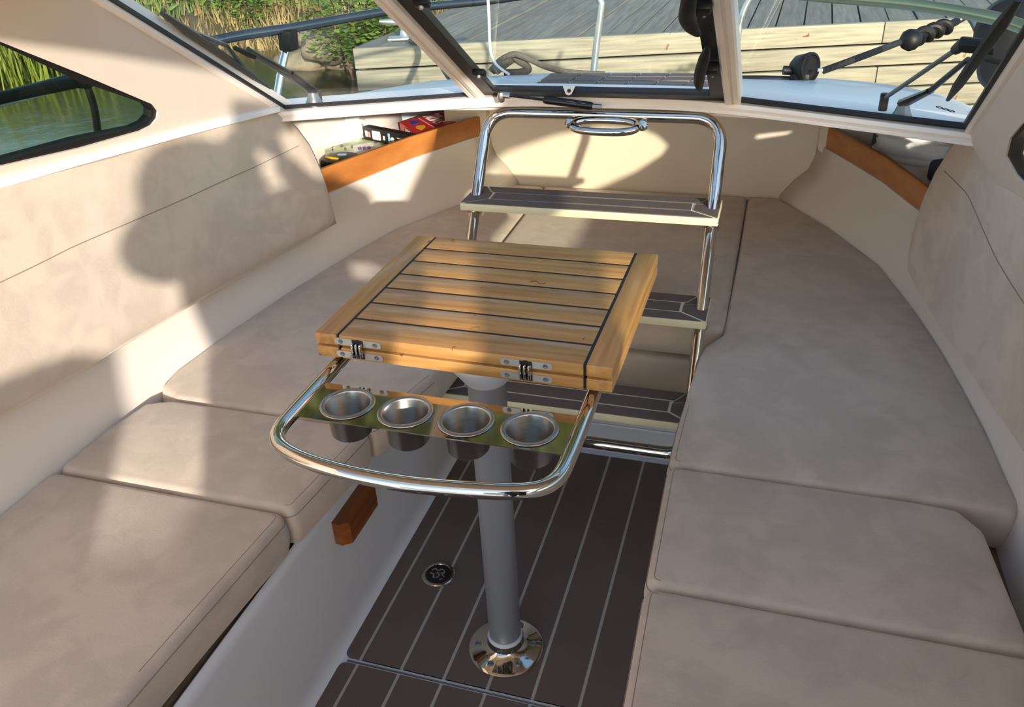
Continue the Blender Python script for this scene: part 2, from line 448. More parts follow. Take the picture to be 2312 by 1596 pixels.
def plate(name, outer, holes, nrm, thick, m, parent=None):
    """flat plate (3D loops) with holes, extruded by -nrm*thick"""
    nrm = Vector(nrm).normalized(); bm = bmesh.new(); es = []; loops = []
    for lp in [outer] + holes:
        vv = [bm.verts.new(Vector(p)) for p in lp]; loops.append(vv)
        es += [bm.edges.new((vv[i], vv[(i + 1) % len(vv)])) for i in range(len(vv))]
    bmesh.ops.triangle_fill(bm, use_beauty=True, use_dissolve=False, edges=es, normal=nrm)
    g = bmesh.ops.extrude_face_region(bm, geom=bm.faces[:])
    for e in g['geom']:
        if isinstance(e, bmesh.types.BMVert): e.co -= nrm * thick
    bmesh.ops.recalc_face_normals(bm, faces=bm.faces)
    me = bpy.data.meshes.new(name); bm.to_mesh(me); bm.free(); me.materials.append(m)
    o = bpy.data.objects.new(name, me); return link(o, parent)

# ================================================================== STRUCTURE
# ---- floor with foam planks
FX0, FX1 = -.757, 2 * XC + .757
PADL, PADR = -.741, 2 * XC + .741
YS = .996
b = MB(); b.box(((FX0 + FX1) / 2, .94, -.02), (FX1 - FX0 + .04, 1.82, .03)); b.box((XC, -1.05, -.02), (1.8, 2.16, .03)); floor = struct(b.build('floor', GEL, None, False), 'white gelcoat cockpit floor with dark foam planking')
LX = [-.7036 + .093 * i for i in range(7)]
def floor_panel(y0, y1, rnear, rfar):
    rp = fillet([(PADL, y0, 0), (PADR, y0, 0), (PADR, y1, 0), (PADL, y1, 0)], [rnear, rnear, rfar, rfar], True, 5)
    m = MB(); m.prism([(p.x, p.y, 0) for p in rp], (0, 0, -.006), (0, 0, -.0012)); m.build('pad_backing', EVAL, floor, False)
    xs = [PADL] + LX + [PADR]
    for i in range(len(xs) - 1):
        a = xs[i] + (.0035 if i else .0); c = xs[i + 1] - (.0035 if i < len(xs) - 2 else 0)
        rads = [0, 0, 0, 0]
        if i == 0: rads = [rnear, 0, 0, rfar]
        if i == len(xs) - 2: rads = [0, rnear, rfar, 0]
        o = fillet([(a, y0, 0), (c, y0, 0), (c, y1, 0), (a, y1, 0)], rads, True, 5)
        m = MB(); m.prism(o, (0, 0, -.004), (0, 0, .0)); m.build('plank', EVA, floor, False)
floor_panel(YS + .007, 1.80, .034, .01)
floor_panel(-.62, YS - .007, .034, .034)
m = MB(); m.box(((PADL + PADR) / 2, YS, -.0045), (PADR - PADL - .02, .003, .003)); m.build('hatch_gap', GREYM, floor, False)

# ---- bench bodies (white mouldings)
def bench(side):
    path = [(-.757, .04), (-.757, .6), (-.757, 1.22), (-.757, 1.84)]
    path = [Vector((p[0], p[1], 0)) for p in path]
    sec = [(-.026, -.004), (-.016, -.001), (-.008, .006), (-.002, .018), (0, .04), (.0, .318), (.002, .330), (.007, .338), (.013, .340), (.018, .336), (.020, .328), (.020, .312), (.030, .312), (.60, .312)]
    vs = []; fs = []; k = len(sec)
    for i, p in enumerate(path):
        a = path[max(0, i - 1)]; c = path[min(len(path) - 1, i + 1)]; t = (c - a).normalized(); nr = Vector((-t.y, t.x, 0))
        for (w, z) in sec:
            q = p + nr * w; q.z = z
            if w > .3: q.x = max(-1.32, q.x)
            if side > 0: q = mir(q)
            vs.append(q)
    for i in range(len(path) - 1):
        for j in range(k - 1): fs.append([i * k + j, i * k + j + 1, (i + 1) * k + j + 1, (i + 1) * k + j])
    lab = 'white moulded bench base under the port seat cushions, wooden block on its face' if side < 0 else 'white moulded bench base under the shaded starboard seat cushions'
    ob = mesh('bench_base', vs, fs, GEL, None, True, 50); tag(ob, lab, 'bench', 'moulded bench bases')
    m = MB(); pl = [(-.781, .04), (-.781, 1.84), (-.72, 1.84), (-.72, 2.74), (-.86, 2.74)] + [(XC - interp(H44, y), y) for y in (2.5, 2.25, 2.0, 1.75, 1.5, 1.25, .6, .04)]
    if side > 0: pl = [(2 * XC - p[0], p[1]) for p in pl]
    m.prism_z(pl, .305, .342); m.build('seat_board', PLY, ob, False)
    return ob
H44 = [(-.7, .90), (0, .89), (1.25, .885), (1.5, .868), (1.75, .837), (2.0, .792), (2.25, .731), (2.5, .61), (2.75, .452)]
H65 = [(-.7, .93), (0, .925), (1.4, .915), (1.8, .88), (2.08, .822), (2.2, .782), (2.42, .71), (2.6, .627), (2.76, .548)]
bl = bench(-1); br = bench(1)
m = MB(); m.box((XC, 2.285, .105), (.705, .93, .23), bevel=.012); cb = m.build('bench_base', GEL); tag(cb, 'white glossy bench base behind the ladder, below the stacked cushions', 'bench', 'moulded bench bases')
# moulded ridges on the centre bench front
for k, (x0, x1) in enumerate(((XC - .26, XC - .10), (XC - .05, XC + .27))):
    m = MB(); m.box(((x0 + x1) / 2, 1.817, .09), (x1 - x0, .006, .012), bevel=.0025); m.build('moulded_ridge', GEL, cb)

# ---- hull liners left and right
def liner(side):
    ys = [-.9, -.3, .3, .8, 1.1, 1.3, 1.5, 1.65, 1.8, 1.95, 2.1, 2.25, 2.4, 2.52, 2.64, 2.75]
    vs = []; fs = []
    lv = [(.26, 0), (.34, .05), (.44, .08), (.49, .45), (.53, .85), (.575, 1), (.607, 1)]
    for y in ys:
        a, c = interp(H44, y), interp(H65, y)
        for z, t in lv:
            h = a + (c - a) * t if z >= .44 else a + (z - .44) * .15
            x = XC - h
            vs.append((x, y, z) if side < 0 else (2 * XC - x, y, z))
        # shelf floor, outer wall, deckhead
        for h, z in ((.012, .607), (.30, .612), (.335, .64), (.35, .86)):
            hh = c + h if y > 1.78 else c + min(h, .03)
            zz = z if y > 1.78 else .607 + (z - .607) * 1.1
            zz = min(zz, .86 - .15 * max(0, y - 2.0))
            x = XC - hh; vs.append((x, y, zz) if side < 0 else (2 * XC - x, y, zz))
    k = len(lv) + 4
    for i in range(len(ys) - 1):
        for j in range(k - 1): fs.append([i * k + j, i * k + j + 1, (i + 1) * k + j + 1, (i + 1) * k + j])
    o = mesh('wall_left' if side < 0 else 'wall_right', vs, fs, LINER, None, True, 40)
    so = o.modifiers.new('s', 'SOLIDIFY'); so.thickness = .012; so.offset = -1 if side < 0 else -1
    return struct(o, 'cream hull liner with shelf recess on the %s side' % ('port' if side < 0 else 'starboard'))
wl = liner(-1); wr = liner(1)
# ---- front bulkhead
m = MB()
out = [(-.70, .20), (.70, .20), (.70, .775), (-.70, .775)]
m.prism([(XC + a, 2.745, z) for a, z in out], (0, 0, 0), (0, .02, 0)); wf = struct(m.build('wall_front', LINERB, None, False), 'cream bow bulkhead behind the ladder')
# rounded filler panels of the bulkhead beside the shelves
for s in (-1, 1):
    prof = [(.545, .60), (.545, .775), (.70, .775), (.70, .60)]
    oo = fillet([(XC + s * a, 2.745, z) for a, z in prof], [.02, .06, 0, 0], True, 6)
    m = MB(); m.prism(oo, (0, -.035, 0), (0, .0, 0)); m.build('shelf_end', LINERB, wf, True)

# ---- windshield geometry
WA = Vector((-1.181, 1.834, .915)); WB = Vector((-1.137, 1.293, 1.233))     # outer post (port)
WM = Vector((-.700, 1.989, .924)); WN = Vector((-.692, 1.508, 1.209))       # mullion (port)
def ext(a, b, t): return a + (b - a) * t
ztop = 1.30
WBt = ext(WA, WB, (ztop - WA.z) / (WB.z - WA.z)); WNt = ext(WM, WN, (ztop - WM.z) / (WN.z - WM.z))
def quad_frame_pts(a, b_, c, d, w):  # inset a quad (3D) by w
    P = [a, b_, c, d]; cen = (a + b_ + c + d) / 4; out = []
    for i in range(4):
        p = P[i]; u = (P[(i + 1) % 4] - p).normalized(); v = (P[(i - 1) % 4] - p).normalized(); sn = u.cross(v).length
        out.append(p + (u + v) * (w / max(.3, sn)))
    return out
def window_frame(name, quad, w, thick, m, parent):
    n = (quad[1] - quad[0]).cross(quad[3] - quad[0]).normalized()
    inn = quad_frame_pts(*quad, w)
    return plate(name, quad, [inn], n, thick, m, parent), n
def pane(name, quad, nrm, off, gm, parent):
    P = [p - nrm * off for p in quad]
    return mesh(name, P, [[0, 1, 2, 3]], gm, parent, False)
def make_window(name, quad, wrubber, gm, label, fr=.016):
    n = (quad[1] - quad[0]).cross(quad[3] - quad[0]).normalized()
    if n.dot(CP - quad[0]) < 0: quad = [quad[1], quad[0], quad[3], quad[2]]; n = -n
    o, n = window_frame(name, quad, wrubber, fr, BLACK, None)
    struct(o, label)
    m = MB(); P = quad_frame_pts(*quad, wrubber * .5)
    m.prism(P, -n * .003, -n * .007); g = m.build('pane', gm, o, False)
    return o, n, quad
q1 = [WA, WM, WNt, WBt]
q2 = [WM, mir(WM), mir(WNt), WNt]
q3 = [mir(WM), mir(WA), mir(WBt), mir(WNt)]
w1, n1, q1 = make_window('window_1', q1, .009, GLASS, 'port side pane of the raked windshield', .008)
w2, n2, q2 = make_window('window_2', q2, .034, GLASS, 'opening centre pane of the windshield in a black frame')
w3, n3, q3 = make_window('window_3', q3, .012, GLASS, 'starboard pane of the raked windshield', .01)

# ---- frame trims: mullions, outer posts, sill, header
def bar(name, a, b_, width_dir, nrm, w0, w1, t0, t1, m, parent=None, groove=True):
    """bar along a->b spanning width w0..w1 along width_dir, t0..t1 along nrm (towards cabin), ribbed face"""
    W = Vector(width_dir).normalized(); N = Vector(nrm).normalized(); mb = MB()
    prof = [(w0, t0), (w0, t1 * .7), (w0 + (w1 - w0) * .12, t1), (w0 + (w1 - w0) * .40, t1)]
    if groove: prof += [(w0 + (w1 - w0) * .44, t1 * .75), (w0 + (w1 - w0) * .56, t1 * .75)]
    prof += [(w0 + (w1 - w0) * .60, t1), (w0 + (w1 - w0) * .88, t1), (w1, t1 * .7), (w1, t0)]
    vs = [Vector(a) + W * w + N * t for w, t in prof] + [Vector(b_) + W * w + N * t for w, t in prof]; k = len(prof)
    fs = [[i, (i + 1) % k, k + (i + 1) % k, k + i] for i in range(k)] + [list(range(k))[::-1], [k + i for i in range(k)]]
    mb.add(vs, fs); return mb.build(name, m, parent, True, 30)
tr = 0
for s in (-1, 1):
    a, b_ = (WM, WNt) if s < 0 else (mir(WM), mir(WNt))
    nn = n2; ax = (b_ - a).normalized(); W = ax.cross(nn).normalized()
    if W.x * s < 0: W = -W
    o = struct(bar('trim_%d' % (1 if s < 0 else 2), a - ax * .03, b_, W, nn, -.002, .034, -.03, .014, FRAME), '%s mullion of the windshield, ribbed cream profile' % ('port' if s < 0 else 'starboard'))
    a, b_ = (WA, WBt) if s < 0 else (mir(WA), mir(WBt)); nn = n1 if s < 0 else n3
    ax = (b_ - a).normalized(); W = ax.cross(nn).normalized()
    if W.x * s < 0: W = -W
    o = struct(bar('trim_%d' % (3 if s < 0 else 4), a - ax * .05, b_, W, nn, -.004, .042, -.03, .012, FRAME), '%s outer post of the windshield' % ('port' if s < 0 else 'starboard'))
# sill swept under the three panes
def sill():
    line = [WA + Vector((-.05, -.03, 0)), WA.copy(), WM.copy(), (WM + mir(WM)) / 2 + Vector((0, .012, .003)), mir(WM), mir(WA), mir(WA + Vector((-.05, -.03, 0)))]
    line = smooth_pts(line, 6)
    sec = [(.02, .004), (-.004, .0), (-.016, -.002), (-.020, -.010), (-.017, -.018), (-.020, -.021), (-.020, -.025), (-.012, -.028), (.03, -.028), (.10, -.025), (.10, .004)]
    vs = []; fs = []; k = len(sec)
    for i, p in enumerate(line):
        t = (line[min(i + 1, len(line) - 1)] - line[max(i - 1, 0)]); t.z = 0; t.normalize(); nr = Vector((-t.y, t.x, 0))
        for a, z in sec: vs.append(p + nr * a + Vector((0, 0, z)))
    for i in range(len(line) - 1):
        for j in range(k): fs.append([i * k + j, i * k + (j + 1) % k, (i + 1) * k + (j + 1) % k, (i + 1) * k + j])
    return mesh('trim_5', vs, fs, FRAME, None, True, 40)
struct(sill(), 'cream sill moulding under the windshield')
# deckhead from the sill forward to the bulkhead
m = MB()
ys_ = [(2.04, .894), (2.25, .856), (2.5, .812), (2.80, .768)]
vs = []; fs = []
for y, z in ys_:
    for a in (-.86, -.45, 0, .45, .86):
        vs.append((XC + a * (1 if y < 2.3 else .92), y - abs(a) * .12, z))
for i in range(3):
    for j in range(4): fs.append([i * 5 + j, i * 5 + j + 1, (i + 1) * 5 + j + 1, (i + 1) * 5 + j])
dk = mesh('ceiling', vs, fs, LINER, None, True); struct(dk, 'underside of the foredeck above the bow berth')
dk.modifiers.new('s', 'SOLIDIFY').thickness = .01

# ---- side panels with side windows
def SPX(y, z): return -1.181 + .122 * (y - 1.834) + .347 * (z - .915)
SPN = Vector((1, -.122, -.347)).normalized()
def sp(y, z, side=-1):
    p = Vector((SPX(y, z), y, z)); return p if side < 0 else mir(p)
def sp_px(px, py): return atp(px, py, SPN, (SPX(1.834, .915), 1.834, .915))
eave = (.03, 1.50)
outer = [(1.86, .90), (1.834, .915), (1.293, 1.233), (1.20, 1.288), (.80, 1.40), (.27, 1.475), (-.29, 1.170), (-.45, 1.10), (-2.2, 1.09), (-2.2, .80), (1.0, .80), (1.6, .84)]
# port window outline from the photograph, continued aft
wp = [(-260, 432), (0, 376), (180, 335), (318, 296), (342, 284), (355, 268), (357, 252), (345, 236), (180, 166), (0, 94), (-240, -2)]
wpl = [sp_px(*p) for p in wp]
side_l = plate('wall_side_left', [sp(*p) for p in outer], [wpl], SPN, .03, CREAM); struct(side_l, 'cream port side panel between windshield post and side window')
hole_s = [(1.515, .958), (1.49, .935), (1.35, .912), (.69, .892), (.16, .90), (.02, .95), (.02, 1.02), (.083, 1.08), (.245, 1.122), (.568, 1.19), (.898, 1.168), (1.15, 1.125), (1.371, 1.055), (1.46, 1.005)]
SPNR = Vector((-SPN.x, SPN.y, SPN.z))
def on_panel(y, z):                # slide a point of the plane x = .45 along the sunlight onto the starboard panel
    p = Vector((.45, y, z)); q0 = sp(1.834, .915, 1)
    p = p + SUN_DIR * ((q0 - p).dot(SPNR) / SUN_DIR.dot(SPNR)); return (p.y, p.z)
hole_r = [on_panel(*p) for p in hole_s]
outer_r = outer[:5] + [on_panel(.27, 1.45), on_panel(-.163, 1.23), on_panel(-.33, 1.147), on_panel(-.6, 1.115), on_panel(-1.38, 1.088), on_panel(-1.62, 1.15), (-2.4, 1.26), (-2.4, .80)] + outer[10:]
side_r = plate('wall_side_right', [sp(y, z, 1) for y, z in outer_r], [[sp(y, z, 1) for y, z in hole_r]], SPNR, .03, CREAM); struct(side_r, 'cream starboard side panel')
def side_window(name, loop, nrm, label, gm=None):
    L = fillet(loop, .012, True, 3) if False else loop
    cen = sum(L, Vector()) / len(L)
    inn = [p + (cen - p).normalized() * .014 for p in L]
    o = plate(name, [p - nrm * .004 for p in L], [[p - nrm * .004 for p in inn]], nrm, .02, BLACK); struct(o, label)
    m = MB(); m.prism(L, -nrm * .012, -nrm * .016); m.build('pane', gm or GLASS2, o, False)
    return o
side_window('window_4', wpl, SPN, 'pointed port side window with black rubber edge', GLASS3)
side_window('window_5', [sp(y, z, 1) for y, z in hole_r], SPNR, 'starboard side window')
# ledge between backrest top and side panel (port, starboard)
for s in (-1, 1):
    m = MB(); A = [(0, 404), (250, 345), (450, 286), (560, 252)]; vs = []; fs = []
    ys_ = [-.6, .3, .9, 1.2, 1.5, 1.7, 1.80] if s < 0 else [-.6, .3, .9, 1.2, 1.3]
    for y in ys_:
        zt = interp([(-.6, 1.02), (.9, 1.005), (1.2, .985), (1.5, .962), (1.8, .935)] if s < 0 else [(-.6, .882), (1.5, .885), (1.7, .92), (1.8, .93)], y)
        pi = Vector((SPX(y, zt) - .002, y, zt)); po = Vector((pi.x + .012, y, zt - .004)); pd = Vector((po.x, y, zt - .016)); pb = Vector((pi.x - .03, y, zt - .016)); pt = Vector((pi.x - .02, y, zt))
        for p in (pt, pi, po, pd, pb): vs.append(p if s < 0 else mir(p))
    for i in range(len(ys_) - 1):
        for j in range(5): fs.append([i * 5 + j, i * 5 + (j + 1) % 5, (i + 1) * 5 + (j + 1) % 5, (i + 1) * 5 + j])
    struct(mesh('trim_%d' % (6 if s < 0 else 7), vs, fs, GEL, None, True, 30), 'white ledge along the %s backrest top' % ('port' if s < 0 else 'starboard'))
# hardtop over the forward half
m = MB(); vs = []; fs = []
for y, z, hw in ((1.215, 1.285, .73), (.8, 1.40, .74), (.4, 1.46, .76), (.03, 1.50, .77)):
    for a in (-1, -.6, 0, .6, 1): vs.append((XC + a * hw, y, z + .02 * (1 - a * a)))
for i in range(3):
    for j in range(4): fs.append([i * 5 + j, i * 5 + j + 1, (i + 1) * 5 + j + 1, (i + 1) * 5 + j])
rf = mesh('ceiling_hardtop', vs, fs, CREAM, None, True); struct(rf, 'short cream hardtop above the windshield')
sm = rf.modifiers.new('s', 'SOLIDIFY'); sm.thickness = .03; sm.offset = 1
# header bar
m = MB(); m.tube([WBt + Vector((0, .0, .0)), WNt, mir(WNt), mir(WBt)], .022, 10); struct(m.build('trim_8', FRAME), 'cream header bar along the top of the windshield')

# ---- foredeck and bow
edge = [at(px, py, z=z) for px, py, z in ((560, 256, .80), (640, 240, .79), (720, 225, .78), (830, 206, .77), (940, 188, .76), (1060, 174, .75), (1200, 166, .74), (1370, 163, .735), (1520, 164, .74), (1660, 172, .75), (1850, 176, .76), (1980, 186, .77), (2110, 208, .78), (2185, 236, .79), (2300, 290, .81))]
base = [polyline_eval([WA + Vector((-.1, -.04, -.012)), WA + Vector((0, .012, -.012)), WM + Vector((0, .015, -.016)), mir(WM) + Vector((0, .015, -.016)), mir(WA) + Vector((0, .012, -.012)), mir(WA + Vector((-.1, -.04, -.012)))], i / 27) for i in range(28)]
ed = [polyline_eval(edge, i / 27) for i in range(28)]
vs = []; fs = []
for i in range(28):
    for k in range(7):
        t = k / 6; p = base[i].lerp(ed[i], t); p.z += .010 * math.sin(t * math.pi); vs.append(p)
    d = ed[i] - base[i]; d.z = 0; d.normalize()
    vs.append(ed[i] + d * .05 + Vector((0, 0, -.03))); vs.append(ed[i] + d * .04 + Vector((0, 0, -.35))); vs.append(ed[i] - d * .02 + Vector((0, 0, -1.1)))
k = 10
for i in range(27):
    for j in range(k - 1): fs.append([i * k + j, i * k + j + 1, (i + 1) * k + j + 1, (i + 1) * k + j])
hull = mesh('boat_deck', vs, fs, DECKG, None, True, 50); struct(hull, 'pale grey foredeck in front of the windshield')
for sd in (-1, 1):
    e0 = ed[0] if sd < 0 else ed[-1]
    pl_ = [e0 + Vector((0, 0, .02)), Vector((XC + sd * 1.07, 1.2, .84)), Vector((XC + sd * 1.08, .2, .85)), Vector((XC + sd * 1.08, -2.2, .86))]
    vv = []; ff = []
    for p in pl_: vv += [p + Vector((-sd * .10, 0, .02)), p, p + Vector((0, 0, -.4)), p + Vector((-sd * .08, 0, -1.2))]
    for i in range(3):
        for j in range(3): ff.append([i * 4 + j, i * 4 + j + 1, (i + 1) * 4 + j + 1, (i + 1) * 4 + j])
    mesh('hull_side', vv, ff, DECKG, hull, True, 50)
    vv = []; ff = []
    for y, xo, zo in ((1.86, e0.x, e0.z + .02), (1.6, XC + sd * 1.07, .85), (1.2, XC + sd * 1.07, .84), (.2, XC + sd * 1.08, .85), (-2.2, XC + sd * 1.08, .86)):
        pi_ = Vector((-1.181 + .122 * (y - 1.834) - .075, y, .875)); pi_ = pi_ if sd < 0 else mir(pi_)
        vv += [pi_, Vector((xo, y if y < 1.8 else max(e0.y, 1.86), zo)), Vector((xo, y if y < 1.8 else max(e0.y, 1.86), zo - .02)), pi_ - Vector((0, 0, .03))]
    for i in range(4):
        for j in range(4): ff.append([i * 4 + j, i * 4 + (j + 1) % 4, (i + 1) * 4 + (j + 1) % 4, (i + 1) * 4 + j])
    mesh('side_deck', vv, ff, DECKG, hull, True, 40)
# grey foam planks on the centre of the foredeck
from mathutils.bvhtree import BVHTree
_dt = BVHTree.FromPolygons([tuple(v) for v in vs], fs)
def deckpt(px, py):
    h_ = _dt.ray_cast(CP, ray(px, py)); return h_[0] if h_[0] is not None else None
rows = [(214, 187), (184, 176), (174, 168)]
xsb = [1190, 1262, 1328, 1395, 1462, 1530, 1590]
def skew(x, y): return x + (204 - y) * 1.45
for (ya, yb) in rows:
    for xa, xb in zip(xsb, xsb[1:]):
        pts = [deckpt(skew(xa, ya) + 2, ya), deckpt(skew(xb, ya) - 2, ya), deckpt(skew(xb, yb) - 2, yb), deckpt(skew(xa, yb) + 2, yb)]
        if None in pts: continue
        m = MB(); m.prism(pts, (0, 0, -.012), (0, 0, .004)); m.build('deck_plank', EVA, hull, False)

# ================================================================== CUSHIONS
def hx(y, s, d=.008): return XC + s * (interp(H44, y) - d)
L3 = [(-.722, 1.232), (-.695, 1.34), (-.672, 1.44), (-.664, 1.58), (-.668, 1.69), (-.70, 1.765), (-.752, 1.785), (-.757, 2.25), (-.757, 2.735), (-.86, 2.735)] + [(hx(y, -1), y) for y in (2.62, 2.5, 2.4, 2.25, 2.1, 2.0, 1.85, 1.75, 1.6, 1.45, 1.33)] + [(-1.262, 1.262), (-1.20, 1.232)]
L2 = [(-.752, .957), (-.724, 1.224), (-1.20, 1.224), (-1.255, 1.20), (-1.27, 1.10), (-1.272, .957)]
L1 = [(-.795, .10), (-.782, .527), (-.772, .714), (-.757, .948), (-1.274, .948), (-1.28, .10)]
R1 = [(-.118, 1.248), (-.1165, 1.365), (-.11, 1.535), (-.10, 1.70), (-.058, 1.775), (-.052, 2.25), (-.052, 2.735), (.045, 2.735)] + [(hx(y, 1), y) for y in (2.62, 2.5, 2.4, 2.25, 2.1, 2.0, 1.85, 1.75, 1.6, 1.45, 1.34)] + [(.474, 1.28), (.46, 1.248)]
R2 = [(-.112, .94), (-.117, 1.242), (.30, 1.242), (.37, 1.236), (.402, 1.19), (.425, .94)]
R3 = [(-.10, .10), (-.106, .70), (-.112, .932), (.425, .932), (.45, .10)]
zb, zt = .343, .435
def cu(plan, lab, name='seat_cushion', z0=zb, z1=zt, **k):
    o = cushion(name, plan, z0, z1, **k); tag(o, lab, 'cushion', 'beige suede berth cushions'); return o
cu(L1, 'beige suede seat cushion nearest the camera on the port bench, lower left')
cu(L2, 'narrow beige suede seat cushion between two others on the sunlit port bench')
cu(L3, 'long beige suede berth cushion tapering to the bow along the port side')
cu(R1, 'long curved beige suede berth cushion along the shaded starboard side')
cu(R2, 'square beige suede seat cushion in the middle of the starboard bench')
cu(R3, 'beige suede seat cushion nearest the camera on the starboard bench, lower right')
MD = [(-.749, 1.80), (-.061, 1.80), (-.059, 2.735), (-.752, 2.735)]
cu(MD, 'flat beige suede infill cushion between the two long berth cushions behind the ladder', corner=.02, seams=0)
MD2 = [(-.695, 1.805), (-.114, 1.805), (-.114, 2.70), (-.695, 2.70)]
cu(MD2, 'lower beige cushion stacked under the infill cushion behind the ladder', z0=.226, z1=.33, corner=.02, seams=0)

# ---- backrests
bot = [Vector((-1.245, .15, .62)), at(0, 960, x=-1.245), at(200, 845, x=-1.245), at(410, 715, x=-1.238), at(600, 605, x=-1.20), at(776, 506, x=-1.14)]
top = [Vector((-1.245, .15, 1.012)), at(0, 406, x=-1.24), at(250, 346, x=-1.228), at(450, 287, x=-1.208), at(590, 236, x=-1.185)]
endc = [at(776, 506, x=-1.14), at(760, 445, x=-1.146), at(742, 385, x=-1.152), at(718, 330, x=-1.16), at(690, 292, x=-1.166), at(660, 264, x=-1.173), at(628, 245, x=-1.18), at(590, 236, x=-1.185)]
G = coons(bot, top, [bot[0], top[0]], endc, 60, 22)
bkl, N = pad_from_grid('backrest_cushion', G, .05, SUEDE, None, .022); tag(bkl, 'long beige suede backrest on the port side with a person\'s shadow on it', 'backrest', 'long suede backrests')
def seam_on(G, v, parent, off=.001, u1=1.0):
    nu, nv = len(G) - 1, len(G[0]) - 1; j = v * nv; j0 = int(j); fr = j - j0
    pts = [G[i][j0].lerp(G[i][min(nv, j0 + 1)], fr) for i in range(0, int(nu * u1) + 1)]
    c0 = (G[nu][0] - G[0][0]); c1 = (G[0][nv] - G[0][0]); N = c0.cross(c1).normalized()
    if N.dot(CP - G[nu // 2][nv // 2]) < 0: N = -N
    s = MB(); s.tube([p + N * (off - .0006 + noise.noise(p * 6) * .003) for p in pts], .0011, 5); return s.build('seam', SEAMM, parent)
seam_on(G, .55, bkl, u1=.97)
xr_ = 2 * XC
rb = [mir(bot[0]), at(2330, 1070, x=.455), at(2200, 872, x=.425), at(2120, 758, x=.395), at(2070, 668, x=.365), at(2040, 606, x=.338)]
rt = [Vector((.44, .15, .885)), Vector((.44, 1.2, .885)), Vector((.432, 1.42, .90)), at(2320, 292, x=.425), at(2270, 273, x=.41), at(2225, 270, x=.395)]
re_ = [at(2040, 606, x=.338), at(2040, 560, x=.342), at(2052, 505, x=.346), at(2072, 440, x=.352), at(2098, 380, x=.358), at(2135, 325, x=.366), at(2175, 288, x=.376), at(2225, 270, x=.395)]
GR = coons(rb, rt, [rb[0], rt[0]], re_, 60, 22)
bkr, NR = pad_from_grid('backrest_cushion', GR, .05, SUEDE, None, .022); tag(bkr, 'long beige suede backrest on the shaded starboard side with a rounded front end', 'backrest', 'long suede backrests')
seam_on(GR, .55, bkr, u1=.97)

# ================================================================== SHELVES
def fascia(s):
    ys = [1.86, 1.95, 2.08, 2.2, 2.31, 2.42, 2.52, 2.62, 2.72]
    vs = []; fs = []
    for y in ys:
        h = interp(H65, y)
        for dh, z in ((-.004, .600), (-.004, .679), (-.001, .683), (.010, .683), (.013, .679), (.013, .600)):
            dz = (.006 - .010 * max(0, (y - 2.05) / .67) if s < 0 else -.004)
            vs.append((XC + s * (h + dh), y, z + dz))
    for i in range(len(ys) - 1):
        for j in range(6): fs.append([i * 6 + j, i * 6 + (j + 1) % 6, (i + 1) * 6 + (j + 1) % 6, (i + 1) * 6 + j])
    fs.append([0, 1, 2, 3, 4, 5]); k = (len(ys) - 1) * 6; fs.append([k + j for j in range(6)][::-1])
    o = mesh('shelf_board', vs, fs, OAK, None, True, 40)
    tag(o, ('sunlit orange-brown varnished board fronting the port shelf of games' if s < 0 else 'curved dark-shaded brown varnished board fronting the starboard shelf'), 'board', 'varnished shelf fronts')
fascia(-1); fascia(1)
SZ = .616
def cloth(name, c, d, rz, lab, seed, folds=3, cat='cloth'):
    nu, nv = 40, 28; vs = []; fs = []; R = Matrix.Rotation(rz, 3, 'Z')
    for i in range(nu):
        for j in range(nv + 1):
            a = 2 * math.pi * i / nu; t = j / nv * math.pi - math.pi / 2
            def sp_(x, e): return math.copysign(abs(x) ** e, x)
            x = sp_(math.cos(t), .45) * sp_(math.cos(a), .5) * d[0] / 2; y = sp_(math.cos(t), .45) * sp_(math.sin(a), .5) * d[1] / 2; z = sp_(math.sin(t), .6) * d[2] / 2
            p = Vector((x, y, z)); q = p + Vector((seed, seed * 2, 0))
            w = noise.noise(q * 26) * .008 + noise.noise(q * 11) * .014
            w += .006 * math.sin(folds * 2.5 * (z / d[2]) * math.pi + noise.noise(q * 8) * 2)
            p = p * (1 + w / max(.03, p.length)) if p.length > 1e-4 else p
            p.z = max(p.z, -d[2] / 2)
            vs.append(R @ p + Vector(c) + Vector((0, 0, d[2] / 2)))
    for i in range(nu):
        for j in range(nv): fs.append([i * (nv + 1) + j, ((i + 1) % nu) * (nv + 1) + j, ((i + 1) % nu) * (nv + 1) + j + 1, i * (nv + 1) + j + 1])
    o = mesh(name, vs, fs, CLOTH, None, True, 80); return tag(o, lab, cat)
pc = at(755, 288, z=SZ + .055)
cloth('folded_towel', (pc.x - .015, pc.y + .0, SZ), (.23, .10, .10), math.radians(24), 'rolled white towel on the port shelf beside the board games', 1.3, 4, 'towel')
pr_ = at(2072, 325, z=SZ + .05)
cloth('folded_towel', (pr_.x, pr_.y, SZ), (.23, .11, .09), math.radians(-28), 'folded white towel on the starboard shelf against the hull', 5.1, 4, 'towel')
pd_ = at(2106, 382, z=SZ + .03)
m = MB(); m.box((pd_.x + .03, pd_.y - .03, SZ + .03), (.06, .09, .06), Matrix.Rotation(.5, 3, 'Z'), .015, 3); tag(m.build('pouch', mat('navy_cloth', (78, 80, 98), rough=.9)), 'dark blue-grey pouch half hidden behind the starboard backrest', 'pouch')

def boxed(name, lab, pxs, zt, h, m, cat='game box'):
    """game box: four pixel corners of the lid at height zt"""
    P = [at(px, py, z=zt) for px, py in pxs]
    c = sum(P, Vector()) / 4
    t = thing(name, lab, cat, (c.x, c.y, zt - h), 'games on the port shelf')
    mb = MB(); mb.prism(P, (0, 0, -h), (0, 0, 0)); mb.build('carton', m, t, False)
    return t, P, c
